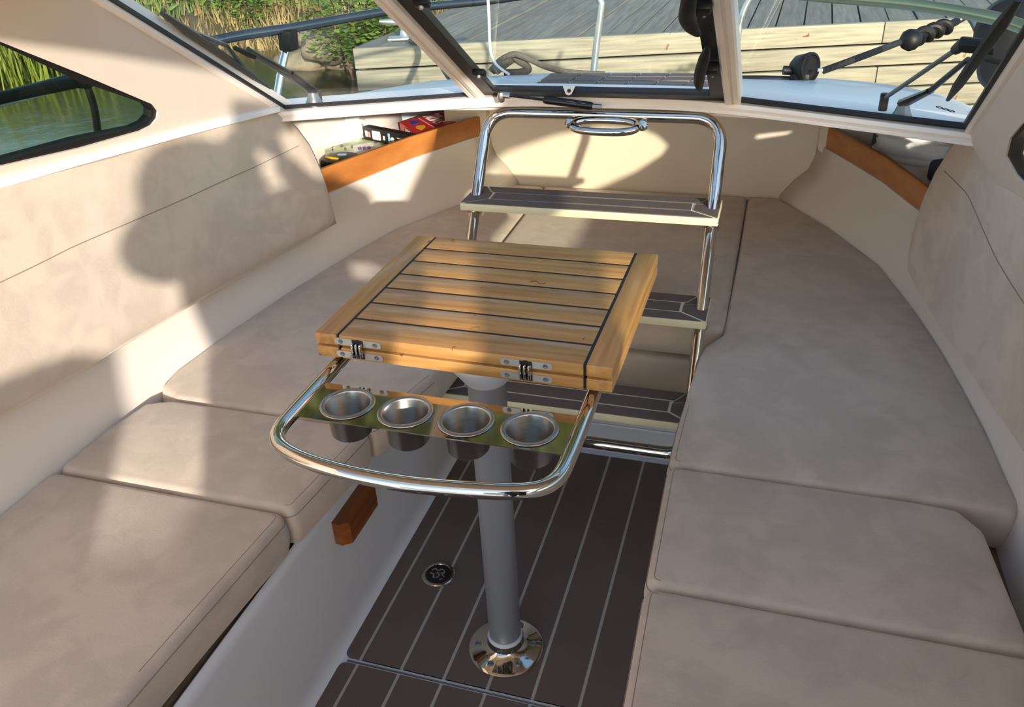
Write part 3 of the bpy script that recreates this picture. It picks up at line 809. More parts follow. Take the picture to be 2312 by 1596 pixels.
# red game box leaning on the end
def bil(P, u, v): return (P[0] * (1 - u) + P[1] * u) * (1 - v) + (P[3] * (1 - u) + P[2] * u) * v
def patch(P, rect, m, parent, name, nrm, lift=.0008, rnd=0):
    u0, v0, u1, v1 = rect
    Q = [bil(P, u0, v0), bil(P, u1, v0), bil(P, u1, v1), bil(P, u0, v1)]
    if rnd: Q = fillet(Q, rnd, True, 4)
    mb = MB(); mb.prism(Q, nrm * .0002, nrm * lift); return mb.build(name, m, parent, False)
def blob(P, cu_, cv, ru, rv, m, parent, name, nrm, lift=.001, n=20, wob=.12, sd=0):
    Q = []
    for k in range(n):
        a = 2 * math.pi * k / n; w = 1 + wob * math.sin(3 * a + sd) + wob * .6 * math.sin(5 * a + sd * 2)
        Q.append(bil(P, cu_ + ru * w * math.cos(a), cv + rv * w * math.sin(a)))
    mb = MB(); mb.prism(Q, nrm * .0002, nrm * lift); return mb.build(name, m, parent, False)
UP = Vector((0, 0, 1))
# red box: lid corners  (left-near, left-far, right-far, right-near)
A1 = at(902, 276, z=.660); A2 = at(990, 249, z=.660); A3 = at(1034, 272, z=.660); A0 = at(943, 303, z=.660)
Pr = [A1, A2, A3, A0]
c = sum(Pr, Vector()) / 4
t = thing('game_box', 'red party game box with white lettering on the port shelf', 'game box', (c.x, c.y, SZ), 'games on the port shelf')
nr_ = (A3 - A0).cross(A1 - A0).normalized()
if nr_.z < 0: nr_ = -nr_
mb = MB(); mb.prism(Pr, -nr_ * .042, Vector((0, 0, 0))); mb.build('carton', RED, t, False)
exv = (A2 - A3).normalized()
LW = (A3 - A2).length; LH = (A2 - A1).length
text_mesh('lettering', 'ALIAS', LH * .30, PAPER, t, bil(Pr, .64, .47) + nr_ * .0008, A3 - A2, A2 - A1, .0004, LW * .80 / (LH * .30 * 3.0))
text_mesh('lettering', 'Party', LH * .14, PAPER, t, bil(Pr, .85, .32) + nr_ * .0008, A3 - A2, A2 - A1, .0004)
patch(Pr, (.42, .10, .435, .95), PAPER, t, 'stripe', nr_)
blob(Pr, .24, .28, .10, .14, BLUEP, t, 'picture', nr_, sd=1)
blob(Pr, .22, .68, .10, .13, YELP, t, 'picture', nr_, sd=2)
sd_ = [A1 - nr_ * .045, A0 - nr_ * .045, A0, A1]; sn = (A0 - A1).cross(nr_).normalized()
if sn.dot(CP - A0) < 0: sn = -sn
patch(sd_, (.30, .25, .55, .8), PAPER, t, 'side_print', sn); patch(sd_, (.65, .3, .9, .65), PAPER, t, 'side_print', sn); patch(sd_, (.05, .15, .2, .9), mat('coral_print', (226, 120, 100)), t, 'side_print', sn)
# black box with printed spine
B0 = at(822, 314, z=.64); B1 = at(822, 297, z=.675); B2 = at(940, 309, z=.675); B3 = at(905, 335, z=.64)
B0 = at(823, 316, z=.632); B1 = Vector((B0.x, B0.y, .632)) ; B3 = at(930, 338, z=.632)
hgt = .046
dirv = (B3 - B0); dirv.z = 0; back = Vector((-dirv.y, dirv.x, 0)).normalized() * .030
if back.y < 0: back = -back
t = thing('game_box', 'flat black game box with a white label on its spine beside the red box', 'game box', (B0.x, B0.y, .632), 'games on the port shelf')
pl = [B0, B3, B3 + back, B0 + back]
mb = MB(); mb.prism([(p.x, p.y, 0) for p in pl], (0, 0, .632), (0, 0, .632 + hgt)); mb.build('carton', CARDB, t, False)
sp4 = [Vector((B0.x, B0.y, .632)), Vector((B3.x, B3.y, .632)), Vector((B3.x, B3.y, .632 + hgt)), Vector((B0.x, B0.y, .632 + hgt))]
fn = -back.normalized()
patch(sp4, (.19, .2, .37, .85), PAPER, t, 'label', fn, rnd=.004)
patch(sp4, (.04, .3, .09, .75), PAPER, t, 'label', fn); patch(sp4, (.10, .3, .15, .7), mat('pink_print', (214, 150, 160)), t, 'label', fn)
patch(sp4, (.42, .3, .46, .6), PAPER, t, 'label', fn)
patch(sp4, (.53, .15, .57, .85), SKYP, t, 'label', fn); blob(sp4, .62, .40, .035, .25, PAPER, t, 'label', fn)
patch(sp4, (.72, .60, .97, .68), PAPER, t, 'stripe', fn); patch(sp4, (.72, .34, .97, .42), PAPER, t, 'stripe', fn)
# large flat printed box lying on the shelf under the towel
Pg = [at(738, 400, z=.634), at(915, 345, z=.634), at(886, 300, z=.634), at(733, 320, z=.634)]
c = sum(Pg, Vector()) / 4
t = thing('game_box', 'flat game box with a green leafy printed lid lying on the port shelf', 'game box', (c.x, c.y, SZ), 'games on the port shelf')
mb = MB(); mb.prism(Pg, (0, 0, -.018), (0, 0, 0)); mb.build('carton', CARDG, t, False)
random.seed(3)
for k in range(26):
    u, v = random.uniform(.06, .95), random.uniform(.3, .97)
    blob(Pg, u, v, random.uniform(.012, .03), random.uniform(.03, .07), random.choice([LEAF, GRASS, PURP, TEALP, LEAF]), t, 'printed_leaf', UP, .0006, 8, .2, k)
patch(Pg, (.38, .36, .66, .72), PAPER, t, 'label', UP, .0012, .02)
for k in range(3): patch(Pg, (.44 + .06 * k, .52 - .02 * k, .49 + .06 * k, .62 - .02 * k), PURP, t, 'label_print', UP, .0018)
# dark rounded case at the aft end of the shelf
Pk = [at(745, 384, z=.66), at(794, 370, z=.66), at(787, 334, z=.66), at(742, 338, z=.66)]
c = sum(Pk, Vector()) / 4
t = thing('round_case', 'black rounded case with a yellow stripe and pale label at the port shelf end', 'case', (c.x, c.y, .636))
mb = MB(); mb.lathe([(0, 0), (.060, 0), (.066, .006), (.065, .018), (.056, .025), (0, .027)], (c.x + .004, c.y, .636), 28); mb.build('shell', CARDB, t)
mb = MB(); mb.prism(fillet([(c.x - .004 + a, c.y + .012 + b_, .6635) for a, b_ in ((-.016, .004), (.016, .008), (.012, .024), (-.014, .020))], .006, True, 3), (0, 0, -.003), (0, 0, 0)); mb.build('label', SKYP, t, False)
mb = MB(); mb.tube(smooth_pts([(c.x - .045, c.y - .004, .661), (c.x - .02, c.y - .018, .6635), (c.x + .006, c.y - .022, .6625)], 4), .004, 6); mb.build('stripe', YELP, t)

# ================================================================== TABLE
RZ = Matrix.Rotation(-.013, 3, 'Z')
TC = Vector((-.4345, 1.247, 0)); TW, TD = .499, .427
def T(u, v, z): return RZ @ Vector((u, v, 0)) + TC + Vector((0, 0, z))
tab = thing('pedestal_table', 'folding teak table with black caulked planks on an aluminium post', 'table', (-.418, 1.110, 0))
EB = .0405
def leaf(zt, th, name):
    m = MB(); m.prism([T(-TW / 2 + .002, -TD / 2 + .0015, 0), T(TW / 2 - .002, -TD / 2 + .0015, 0), T(TW / 2 - .002, TD / 2 - .0015, 0), T(-TW / 2 + .002, TD / 2 - .0015, 0)], (0, 0, zt - th + .001), (0, 0, zt - .0008))
    o = m.build(name, CAULKB, tab, False)
    def piece(nm, u0, v0, u1, v1, mt):
        mb = MB(); c_ = T((u0 + u1) / 2, (v0 + v1) / 2, zt - th / 2)
        mb.box(c_, (u1 - u0, v1 - v0, th), RZ, .0022, 2); return mb.build(nm, mt, o, True)
    piece('end_board', -TW / 2, -TD / 2, -TW / 2 + EB, TD / 2, TEAKY); piece('end_board', TW / 2 - EB, -TD / 2, TW / 2, TD / 2, TEAKY)
    pw = TD / 7; g = .0022
    for i in range(7):
        v0 = -TD / 2 + pw * i + (g if i else 0); v1 = -TD / 2 + pw * (i + 1) - (g if i < 6 else 0)
        piece('plank', -TW / 2 + EB + .004, v0, TW / 2 - EB - .004, v1, TEAKX)
    return o
ul = leaf(.7625, .0205, 'upper_leaf'); ll = leaf(.7385, .0205, 'lower_leaf')
# carved mark on the table top
m = MB(); m.tube(smooth_pts([T(.045, .045, .7628), T(.056, .050, .7628), T(.066, .040, .7628), T(.074, .046, .7628)], 4), .0012, 5); m.build('stain', BLOCKW, ul)
# hinges on the front edge
for u in (-.171, .115):
    h = MB()
    yf = -TD / 2
    for zz in (.7520, .7285):
        for sgn in (-1, 1):
            o = fillet([(-.021, 0, -.006), (.021, 0, -.006), (.021, 0, .006), (-.021, 0, .006)], .0058, True, 5)
            cc = T(u + sgn * .021, yf - .0006, zz); h.prism([RZ @ p + cc for p in o], RZ @ Vector((0, .0015, 0)), RZ @ Vector((0, -.0012, 0)))
    hg = h.build('hinge', HINGE, tab, False)
    l = MB()
    for k in range(3): l.box(T(u - .007 + k * .007, yf - .006, .7405), (.0045, .010, .026), RZ, .002, 2)
    l.build('knuckle', CHROME, hg)
    d = MB()
    for zz in (.7520, .7285): d.box(T(u, yf - .0012, zz), (.020, .002, .011), RZ)
    d.build('recess', CAULKB, hg, False)
    for zz in (.7520, .7285):
        for sgn in (-1, 1):
            sc = MB(); c_ = T(u + sgn * .031, yf - .0016, zz); sc.lathe([(.0042, 0), (.0042, .0006), (.0034, .0012), (.0014, .0009), (0, .0004)], c_, 12, RZ @ Vector((0, -1, 0))); sc.build('screw', GREYM, hg)
# post, collar, socket cone, flange
PX, PY = -.418, 1.110
m = MB(); m.lathe([(.0, .004), (.033, .004), (.033, .69), (.0, .69)], (PX, PY, 0), 40); m.build('post', ALU, tab)
m = MB(); m.lathe([(.036, .036), (.0365, .040), (.0345, .046), (.033, .046)], (PX, PY, 0), 40); m.build('collar', WPLAS, tab)
m = MB(); m.lathe([(.034, .664), (.037, .664), (.066, .706), (.070, .714), (.070, .7178), (.034, .7178)], (PX, PY, 0), 40); m.build('socket_cone', WPLAS, tab)
m = MB(); m.lathe([(.0, 0.0002), (.0765, 0.0002), (.0775, .003), (.072, .0065), (.050, .012), (.038, .022), (.036, .037), (.0, .037)], (PX, PY, 0), 56); fl = m.build('flange', CHROME, tab)
for k in range(6):
    a = k * math.pi / 3 + .25
    m = MB(); m.lathe([(.0068, .0), (.0066, .003), (.005, .0042), (.003, .0026), (0, .0022)], (PX + .058 * math.cos(a), PY + .058 * math.sin(a), .0088), 14); m.build('screw', GREYM, fl)
# stainless rail and cup plate
RZ_ = .7035
raw = [(-.655, 1.10), (-.655, 1.0), (-.655, .90), (-.653, .852), (-.640, .822), (-.612, .802), (-.566, .787), (-.50, .777), (-.43, .7745), (-.366, .779), (-.30, .788), (-.262, .797), (-.237, .811), (-.223, .836), (-.219, .88), (-.219, 1.0), (-.219, 1.10)]
pts = smooth_pts([(a, b_, RZ_) for a, b_ in raw], 4)
m = MB(); m.tube(pts, .0115, 18); rail = m.build('rail', CHROME, tab)
for xx in (-.655, -.219):
    m = MB(); m.tube([(xx, 1.10, RZ_), (xx, 1.30, RZ_)], .0115, 18); m.build('rail_socket', CHROME, tab)
CY = .928; CXS = [-.580, -.4835, -.386, -.2885]; CRr = .0345
pz = .707
def circle(cx, cy, rr, z, n=36): return [Vector((cx + rr * math.cos(2 * math.pi * k / n), cy + rr * math.sin(2 * math.pi * k / n), z)) for k in range(n)]
cp = plate('cup_plate', [Vector((-.645, .880, pz)), Vector((-.229, .880, pz)), Vector((-.229, .977, pz)), Vector((-.645, .977, pz))], [circle(cx, CY, CRr, pz) for cx in CXS], (0, 0, 1), .002, STEELP, tab)
for cx in CXS:
    m = MB(); m.lathe([(.0, -.052), (.0290, -.052), (.0320, -.048), (.0345, -.001), (.0360, .0004), (.0425, .0004), (.0432, .0012), (.0425, .0024), (.0400, .0032), (.0372, .0030), (.0356, .0022), (.0343, .0), (.0314, -.0465), (.0285, -.050), (0, -.050)], (cx, CY, pz), 40); m.build('cup', BRUSH, cp, True, 50)
    m = MB(); m.lathe([(.019, -.0499), (.022, -.0482), (.025, -.0499)], (cx, CY, pz), 32); m.build('cup_ring', CHROME, cp)

# drain cap with emblem
DC = Vector((-.632, 1.268, 0))
t = thing('deck_filler_cap', 'round chrome filler cap with dark emblem set in the floor planking', 'cap', DC)
m = MB(); m.lathe([(0, .0002), (.0375, .0002), (.0385, .002), (.036, .004), (.031, .004), (.030, .0025), (0, .0025)], DC, 40); m.build('ring', CHROME, t)
m = MB(); m.lathe([(0, .0026), (.0295, .0026), (.0295, .0031), (0, .0031)], DC, 36); m.build('disc', CARDB, t)
e = MB()
for pts_, rr in (([(-.018, .006), (-.012, .014), (-.004, .008), (.002, .016)], .0022), ([(-.020, -.002), (-.010, -.004), (-.006, -.014), (.004, -.010)], .0022), ([(-.004, .004), (.004, -.004), (.0, -.012)], .0018), ([(.004, .016), (.012, .010), (.010, .0), (.018, -.006)], .0022), ([(.008, -.016), (.016, -.012)], .002), ([(-.008, .0), (.0, .002), (.008, .006)], .0018)):
    e.tube([(DC.x + a, DC.y + b_, .0035) for a, b_ in smooth_pts([(p[0], p[1], 0) for p in pts_], 3) for a, b_ in [(a, b_)]] if False else [(DC.x + q.x, DC.y + q.y, .0035) for q in smooth_pts([(p[0], p[1], 0) for p in pts_], 3)], rr, 6, flat=.4)
e.build('emblem', CHROME, t)

# wooden block on the port bench face
m = MB()
o = fillet([(-.7575, 1.075, 0), (-.7575, 1.215, 0), (-.742, 1.222, 0), (-.722, 1.205, 0), (-.722, 1.085, 0), (-.74, 1.072, 0)], .004, True, 3)
m.prism(o, (0, 0, .246), (0, 0, .300)); tag(m.build('wooden_block', BLOCKW, None, True, 30), 'brown varnished wooden block fixed to the white bench face', 'block')

# ================================================================== LADDER
def LP(x, z, off=0): return Vector((x, 1.382 + .69 * z + off, z))
lad = thing('boarding_ladder', 'polished steel ladder with three dark foam treads leaning in the bow passage', 'ladder', (XC, 1.54, .222))
xl, xrr = -.693, -.112
zt_, zb_ = .883, .234
loop = [LP(xl, zt_), LP(xrr, zt_), LP(xrr, zb_), LP(xl, zb_)]
m = MB(); m.tube(fillet(loop, [.072, .072, .05, .05], True, 9), .0142, 18, closed=True); m.build('frame', CHROME, lad)
def tread(yf, z, last=False):
    x0, x1 = XC - .309, XC + .309; D = .128
    m = MB(); m.box((XC, yf + D / 2, z - .009), (x1 - x0, D, .018), None, .002, 2); td = m.build('tread', TREADE, lad)
    ix0, ix1 = x0 + .062, x1 - .062; iy0, iy1 = yf + .040, yf + .088; g = .0036; Y1 = yf + D
    polys = [
        [(ix0 + g, iy0 + g), (ix1 - g, iy0 + g), (ix1 - g, iy1 - g), (ix0 + g, iy1 - g)],                       # centre strip
        [(x0 + .012, yf + .003), (x1 - .012, yf + .003), (ix1, iy0 - g), (ix0, iy0 - g)],                        # front strip
        [(ix0 - .006, iy1 + g), (ix1 + .006, iy1 + g), (ix1 + .026, Y1 - .002), (ix0 - .026, Y1 - .002)],        # back strip
        [(x0 + .002, yf + .006), (ix0 - g, iy0 + g), (ix0 - g, iy1 - .012), (x0 + .002, Y1 - .036)],             # ends
        [(x1 - .002, yf + .006), (ix1 + g, iy0 + g), (ix1 + g, iy1 - .012), (x1 - .002, Y1 - .036)],
        [(x0 + .002, Y1 - .030), (ix0 - g - .001, iy1 - .006), (ix0 - .012, iy1 + g), (ix0 - .033, Y1 - .002), (x0 + .002, Y1 - .002)],
        [(x1 - .002, Y1 - .030), (ix1 + g + .001, iy1 - .006), (ix1 + .012, iy1 + g), (ix1 + .033, Y1 - .002), (x1 - .002, Y1 - .002)]]
    for pl_ in polys:
        mb = MB(); mb.prism_z(pl_, z - .001, z + .0022); mb.build('tread_pad', EVA, td, False)
    for s in (-1, 1):
        mb = MB(); xx = xl if s < 0 else xrr
        mb.box((xx, 1.382 + .69 * (z - .03), z - .032), (.036, .05, .022), Matrix.Rotation(-.6, 3, 'X'), .005, 2); mb.build('bracket', CHROME, td)
tread(1.800, .708); tread(1.667, .514); tread(1.535, .324)
# grab handle under the top bar
hc = LP(-.385, .868, -.02)
o = []
for k in range(40):
    a = 2 * math.pi * k / 40
    ca, sa = math.cos(a), math.sin(a)
    o.append(hc + Vector((math.copysign(abs(ca) ** .7, ca) * .078, math.copysign(abs(sa) ** .8, sa) * .024 - .012, .008 * sa)))
m = MB(); m.tube(o, .0092, 12, closed=True); gh = m.build('grab_handle', CHROME, lad)
for s in (-1, 1):
    m = MB(); m.lathe([(0, -.003), (.013, -.003), (.014, .0), (.010, .004), (0, .005)], hc + Vector((.088 * s, .006, .0)), 20, (0, -1, .6)); m.build('flange', CHROME, gh)

# ================================================================== WINDSHIELD FITTINGS
# gas strut on the sill
g0 = at(1135, 214, y=1.945); g1 = at(1228, 225, y=1.95); g2 = at(1338, 240, y=1.955); g3 = at(1358, 242, y=1.955)
t = thing('gas_strut', 'black gas strut with thin rod lying along the centre windshield sill', 'strut', g1)
m = MB(); m.tube([g1, g1.lerp(g2, .05), g2.lerp(g1, .05), g2], [.008, .0095, .0095, .008], 14); cy = m.build('cylinder', BLACKM, t)
m = MB(); m.tube([g0, g1], .0034, 8); m.build('rod', BLACKM, t)
m = MB(); m.tube([g2, g3], .0065, 10); m.build('end_fitting', BRUSH, t)
m = MB(); m.tube([g0 + (g0 - g1) * .05, g0 + (g1 - g0) * .18], .0075, 10); m.lathe([(0, -.016), (.008, -.012), (.010, 0), (.008, .010), (0, .012)], g0 + Vector((-.004, 0, -.004)), 14); m.build('ball_socket', BRUSH, t)
for k in range(2): # faded print on the strut
    a = g1.lerp(g2, .48 + .26 * k); b_ = g1.lerp(g2, .66 + .2 * k); m = MB(); m.tube([a + Vector((0, -.0072, .0062)), b_ + Vector((0, -.0072, .0062))], .0016, 6, flat=.5); m.build('print', GREYM, t)
# white triangular latch tab in the middle of the sill
tp = [at(1271, 192, y=1.955), at(1300, 192, y=1.955), at(1291, 211, y=1.95), at(1284, 214, y=1.95), at(1278, 211, y=1.95)]
t = thing('latch_tab', 'small white triangular latch tab hanging at the middle of the windshield sill', 'latch', tp[3])
m = MB(); m.prism(tp, (0, 0, 0), (0, -.003, -.001)); m.build('tab', WPLAS, t, False)
m = MB(); m.lathe([(0, 0), (.0045, 0), (.0045, .002), (0, .002)], at(1285, 205, y=1.948), 12, (0, -1, .3)); m.build('hole', CAULKB, t)
# black handles of the centre pane at the starboard mullion
def handle(pts, rads, pivot, lab):
    P = [p_ for p_ in pts]; t = thing('window_latch', lab, 'latch', pivot, 'black window latches')
    m = MB(); m.tube(smooth_pts(P, 5), [interp(list(zip([i / (len(rads) - 1) for i in range(len(rads))], rads)), k / (len(P) * 5 - 5)) for k in range(len(P) * 5 - 4)], 12, flat=.8); m.build('lever', BLACKP, t)
    m = MB(); m.box(pivot, (.03, .028, .022), n2.to_track_quat('Z', 'Y').to_matrix(), .005, 2); m.build('mount', BLACKP, t)
    for k in (-1, 1):
        m = MB(); m.lathe([(0, 0), (.003, 0), (.003, .0015), (0, .0018)], pivot + n2 * .012 + Vector((.004, 0, .005 * k)), 10, n2); m.build('screw', GREYM, t)
PN = n2; P0 = q2[0] + n2 * .03
def onw(px, py, off=.03): return atp(px, py, n2, q2[0] + n2 * off)
handle([onw(1557, -14), onw(1553, 20), onw(1552, 42), onw(1562, 62), onw(1577, 78)], [.012, .014, .015, .013, .006], onw(1586, 14, .016), 'upper black curved latch lever on the starboard windshield mullion')
handle([onw(1597, 108), onw(1590, 132), onw(1582, 160), onw(1578, 186), onw(1580, 203)], [.005, .011, .012, .011, .005], onw(1606, 154, .016), 'lower black latch lever on the starboard windshield mullion')
for px, py, lab in ((952, 6, 'small black hinge clip high on the port mullion'), (1082, 164, 'small black hinge clip low on the port mullion')):
    c_ = onw(px, py, .004); t = thing('hinge_clip', lab, 'hinge', c_, 'black hinge clips')
    m = MB(); m.box(c_, (.030, .022, .014), n2.to_track_quat('Z', 'Y').to_matrix(), .004, 2); m.build('body', BLACKP, t)
    m = MB(); m.lathe([(0, 0), (.005, 0), (.004, .006), (0, .007)], c_ + n2 * .006, 12, n2); m.build('bolt', GALV, t)
# glass mark, starboard pane
gm0 = atp(2131, 254, n3, q3[0]); t = thing('glass_mark', 'small dark maker\'s mark etched at the lower starboard windshield corner', 'mark', gm0)
ex = (atp(2151, 260, n3, q3[0]) - gm0).normalized(); ey = n3.cross(ex)
for k, (a, b_) in enumerate(((-.012, .006), (.0, .006), (.012, .006))):
    m = MB(); m.tube([gm0 - n3 * .0062 + ex * (a + .007 * math.cos(w)) + ey * (b_ * .3 + .0035 * math.sin(w)) for w in [2 * math.pi * i / 14 for i in range(14)]], .0008, 5, closed=True); m.build('ring', BLACKM, t)

# wipers outside the side panes
def wiper(s):
    nn = n3 if s > 0 else n1; q = q3[0] if s > 0 else q1[0]
    def W(px, py, off=-.045): return atp(px, py, nn, q + nn * off)
    if s > 0:
        base_, armm, arme = W(2041, 232, -.04), W(2100, 205), W(2186, 134)
        bl0, bl1 = W(2140, 226, -.03), W(2300, -2, -.03); rod0, rod1 = W(1997, 222), W(2158, 112); jn0, jn1 = W(2172, 100), W(2246, 108)
    else:
        base_, armm, arme = W(705, 205, -.04), W(655, 165), W(560, 110)
        bl0, bl1 = W(608, 200, -.03), W(366, 30, -.03); rod0, rod1 = W(718, 214), W(575, 128); jn0, jn1 = W(560, 122), W(530, 108)
    t = thing('windshield_wiper', 'black wiper outside the %s windshield pane' % ('starboard' if s > 0 else 'port'), 'wiper', base_, 'windshield wipers')
    m = MB(); m.tube([base_, armm], [.016, .010], 8, flat=.6); m.tube([armm, arme], [.006, .005], 8); m.build('arm', BLACKM, t)
    m = MB(); m.tube([rod0, rod1], .0045, 10); m.build('link_rod', GREYM, t)
    m = MB(); m.tube([rod1, jn0, jn1], [.009, .013, .012] if s > 0 else [.006, .007, .005], 10); m.build('joint', BLACKP, t)
    m = MB(); m.tube([bl0, bl0.lerp(bl1, .2), bl0.lerp(bl1, .8), bl1], [.004, .010, .012, .006], 8, flat=.7); m.build('blade', BLACK, t)
    k0, k1 = bl0.lerp(bl1, .22), bl0.lerp(bl1, .85); off = (arme - bl0.lerp(bl1, .5)) * .3 - nn * .012
    m = MB(); m.tube([k0, k0.lerp(k1, .5) + off, k1], .005, 8); m.build('blade_bow', BLACKM, t)
    m = MB(); m.lathe([(0, -.02), (.02, -.02), (.022, 0), (.016, .012), (.010, .03), (0, .034)], base_ - Vector((0, 0, .03)), 18); m.build('pivot', GREYM, t)
    m = MB(); m.tube([rod0 + Vector((0, 0, -.025)), rod0 + Vector((0, 0, .01))], .009, 10); m.build('link_foot', BLACKP, t)
wiper(1); wiper(-1)

# ================================================================== BOW RAIL, ROPES (outside)
def tubeobj(name, pts, rr, m, lab, cat, group=None, seg=12, sm=6):
    mb = MB(); mb.tube(smooth_pts(pts, sm), rr, seg); o = mb.build(name, m); return tag(o, lab, cat, group)
# port rail with stanchion
sb = at(622, 238, z=.80)
tt = thing('bow_rail', 'dark steel bow rail with clamped stanchion seen through the port windshield pane', 'rail', sb, 'bow rails')
def vr(px, py, base, dy=.02):
    return at(px, py, y=base.y + dy)
st = vr(655, 74, sb, .12)
m = MB(); m.tube([sb, vr(637, 150, sb, .06), st], .0125, 12); m.build('stanchion', CHROME, tt)
m = MB(); m.box(vr(651, 90, sb, .09), (.046, .05, .062), Matrix.Rotation(.1, 3, 'Y'), .006, 2); m.build('clamp', BLACKP, tt)
for k in range(2):
    m = MB(); m.lathe([(0, 0), (.003, 0), (.003, .002), (0, .002)], vr(655 - 8 * k, 80 + 22 * k, sb, .092), 8, (0, -1, 0)); m.build('screw', GALV, tt)
r0, r1, r2, r3 = at(120, 190, y=sb.y - .55), at(480, 93, y=sb.y - .12), at(665, 62, y=sb.y + .12), at(900, 22, y=sb.y + .55)
m = MB(); m.tube(smooth_pts([at(-300, 300, y=sb.y - .95), r0, r1, r2, r3, at(1100, 2, y=sb.y + .9), at(1250, -20, y=sb.y + 1.05)], 6), .0150, 14); m.build('rail', RAILM, tt)
# side post seen through the port side window
m = MB(); a_ = at(192, 182, y=1.50); m.tube(smooth_pts([a_, at(212, 240, y=1.50), at(222, 305, y=1.50), at(226, 330, y=1.50)], 4), .008, 8); m.build('mid_post', BLACKP, tt)
m = MB(); m.tube([at(-250, 300, y=1.15), at(0, 222, y=1.33), a_], .012, 10); m.build('rub_tube', BLACKP, tt)
m = MB(); m.tube([at(-250, 318, y=1.15), at(0, 236, y=1.33), at(185, 186, y=1.49)], .006, 10); m.build('rub_tube', GALV, tt)
m = MB(); m.box(at(190, 182, y=1.50), (.05, .05, .025), None, .006, 2); m.build('clamp', BLACKP, tt)
# centre stanchion
cb_ = at(1339, 166, z=.742)
tubeobj('bow_stanchion', [cb_ + Vector((0, 0, -.01)), at(1348, 90, y=cb_.y), at(1357, 18, y=cb_.y), at(1354, 0, y=cb_.y), at(1335, -40, y=cb_.y)], .0125, GALV, 'upright steel bow stanchion seen through the centre windshield pane', 'stanchion', 'bow stanchions')
cb2 = at(1658, 172, z=.755)
tubeobj('bow_stanchion', [cb2 + Vector((0, 0, -.05)), cb2, at(1668, 70, y=cb2.y), at(1680, 22, y=cb2.y), at(1700, -15, y=cb2.y)], .0105, GALV, 'slanted steel bow stanchion right beside the starboard mullion', 'stanchion', 'bow stanchions')
# starboard rail
ry = 2.35
tubeobj('bow_rail', [at(1600, -30, y=ry + .5), at(1850, -8, y=ry + .3), at(2060, 10, y=ry + .1), at(2230, 38, y=ry - .1), at(2312, 62, y=ry - .2), at(2460, 120, y=ry - .4)], .0150, mat('green_reflection_steel', (126, 132, 104), rough=.3, metal=.7), 'bow rail with a green reflection in its colour crossing the top of the starboard windshield pane', 'rail', 'bow rails')  # green reflection on the steel is put into its base colour
# pale flexible rod
rb_ = at(1150, 168, z=.76)
tubeobj('antenna_cable', [at(1100, -30, y=rb_.y - .05), at(1104, 40, y=rb_.y - .05), at(1106, 100, y=rb_.y - .05), at(1112, 132, y=rb_.y - .04), at(1128, 153, y=rb_.y - .02), rb_], .0052, WPLAS, 'thin white cable rising in a curve in front of the centre pane', 'cable')
# dark coiled hose and rope on the deck
def cy_(px, py, y): return at(px, py, y=y)
hy = 3.0
t = thing('mooring_line', 'thick grey mooring line lying in a loop on the foredeck', 'rope', at(1150, 170, z=.76))
m = MB(); m.tube(smooth_pts([cy_(1108, 160, hy), cy_(1125, 140, hy), cy_(1145, 127, hy - .02), cy_(1165, 122, hy - .02), cy_(1192, 132, hy), cy_(1225, 148, hy), cy_(1265, 160, hy), cy_(1310, 165, hy + .02), cy_(1365, 168, hy + .03)], 6), .0105, 10); m.build('strand', ROPE, t)
m = MB(); m.tube(smooth_pts([cy_(1112, 160, hy + .02), cy_(1130, 148, hy + .02), cy_(1150, 130, hy + .02), cy_(1158, 126, hy + .02), cy_(1172, 138, hy + .02), cy_(1188, 148, hy + .02), cy_(1192, 158, hy + .02), cy_(1170, 164, hy + .02), cy_(1140, 165, hy + .02)], 6), .014, 10); m.build('strand', ROPE, t)
m = MB(); m.tube(smooth_pts([cy_(1118, 158, hy), cy_(1138, 142, hy), cy_(1152, 132, hy)], 6), .020, 10); m.build('chafe_sleeve', ROPE, t)
# rope from the dock cleat towards the bow
t_rope = [at(928, 92, y=4.55), at(968, 105, y=4.2), at(990, 128, y=3.8), at(1005, 155, y=3.4), at(1025, 178, y=3.0), at(1062, 182, y=2.72)]
tubeobj('dock_rope', t_rope, .018, ROPE, 'dark mooring rope running down from the dock cleat behind the port mullion', 'rope')
# black spotlight on the starboard foredeck
sy = 2.85
c_ = at(1818, 152, y=sy)
t = thing('spotlight', 'round black spotlight on the foredeck behind the starboard pane', 'spotlight', at(1800, 182, z=.765))
ax = Vector((.75, -.6, .1)).normalized()
m = MB(); m.lathe([(0, -.05), (.022, -.046), (.036, -.03), (.042, 0), (.046, .012), (.046, .022), (.040, .024), (.036, .016), (0, .014)], c_, 28, ax); m.build('housing', BLACKP, t)
m = MB(); m.lathe([(0, 0), (.014, 0), (.014, .03), (0, .03)], at(1790, 160, y=sy), 16, (-1, -.2, .1)); m.build('knob', BLACKP, t)
m = MB(); m.box(at(1806, 174, y=sy), (.06, .05, .03), None, .008, 2); m.build('foot', BLACKP, t)
m = MB(); m.box(at(1852, 158, y=sy - .05), (.016, .006, .010), None, .001, 1); m.build('glint_plate', GALV, t)
tubeobj('black_tube', [at(1655, 178, y=sy + .02), at(1720, 178, y=sy), at(1790, 180, y=sy)], .011, BLACK, 'black tube lying along the starboard foredeck edge', 'hose')  # dark line along the deck edge, drawn as a thin black tube
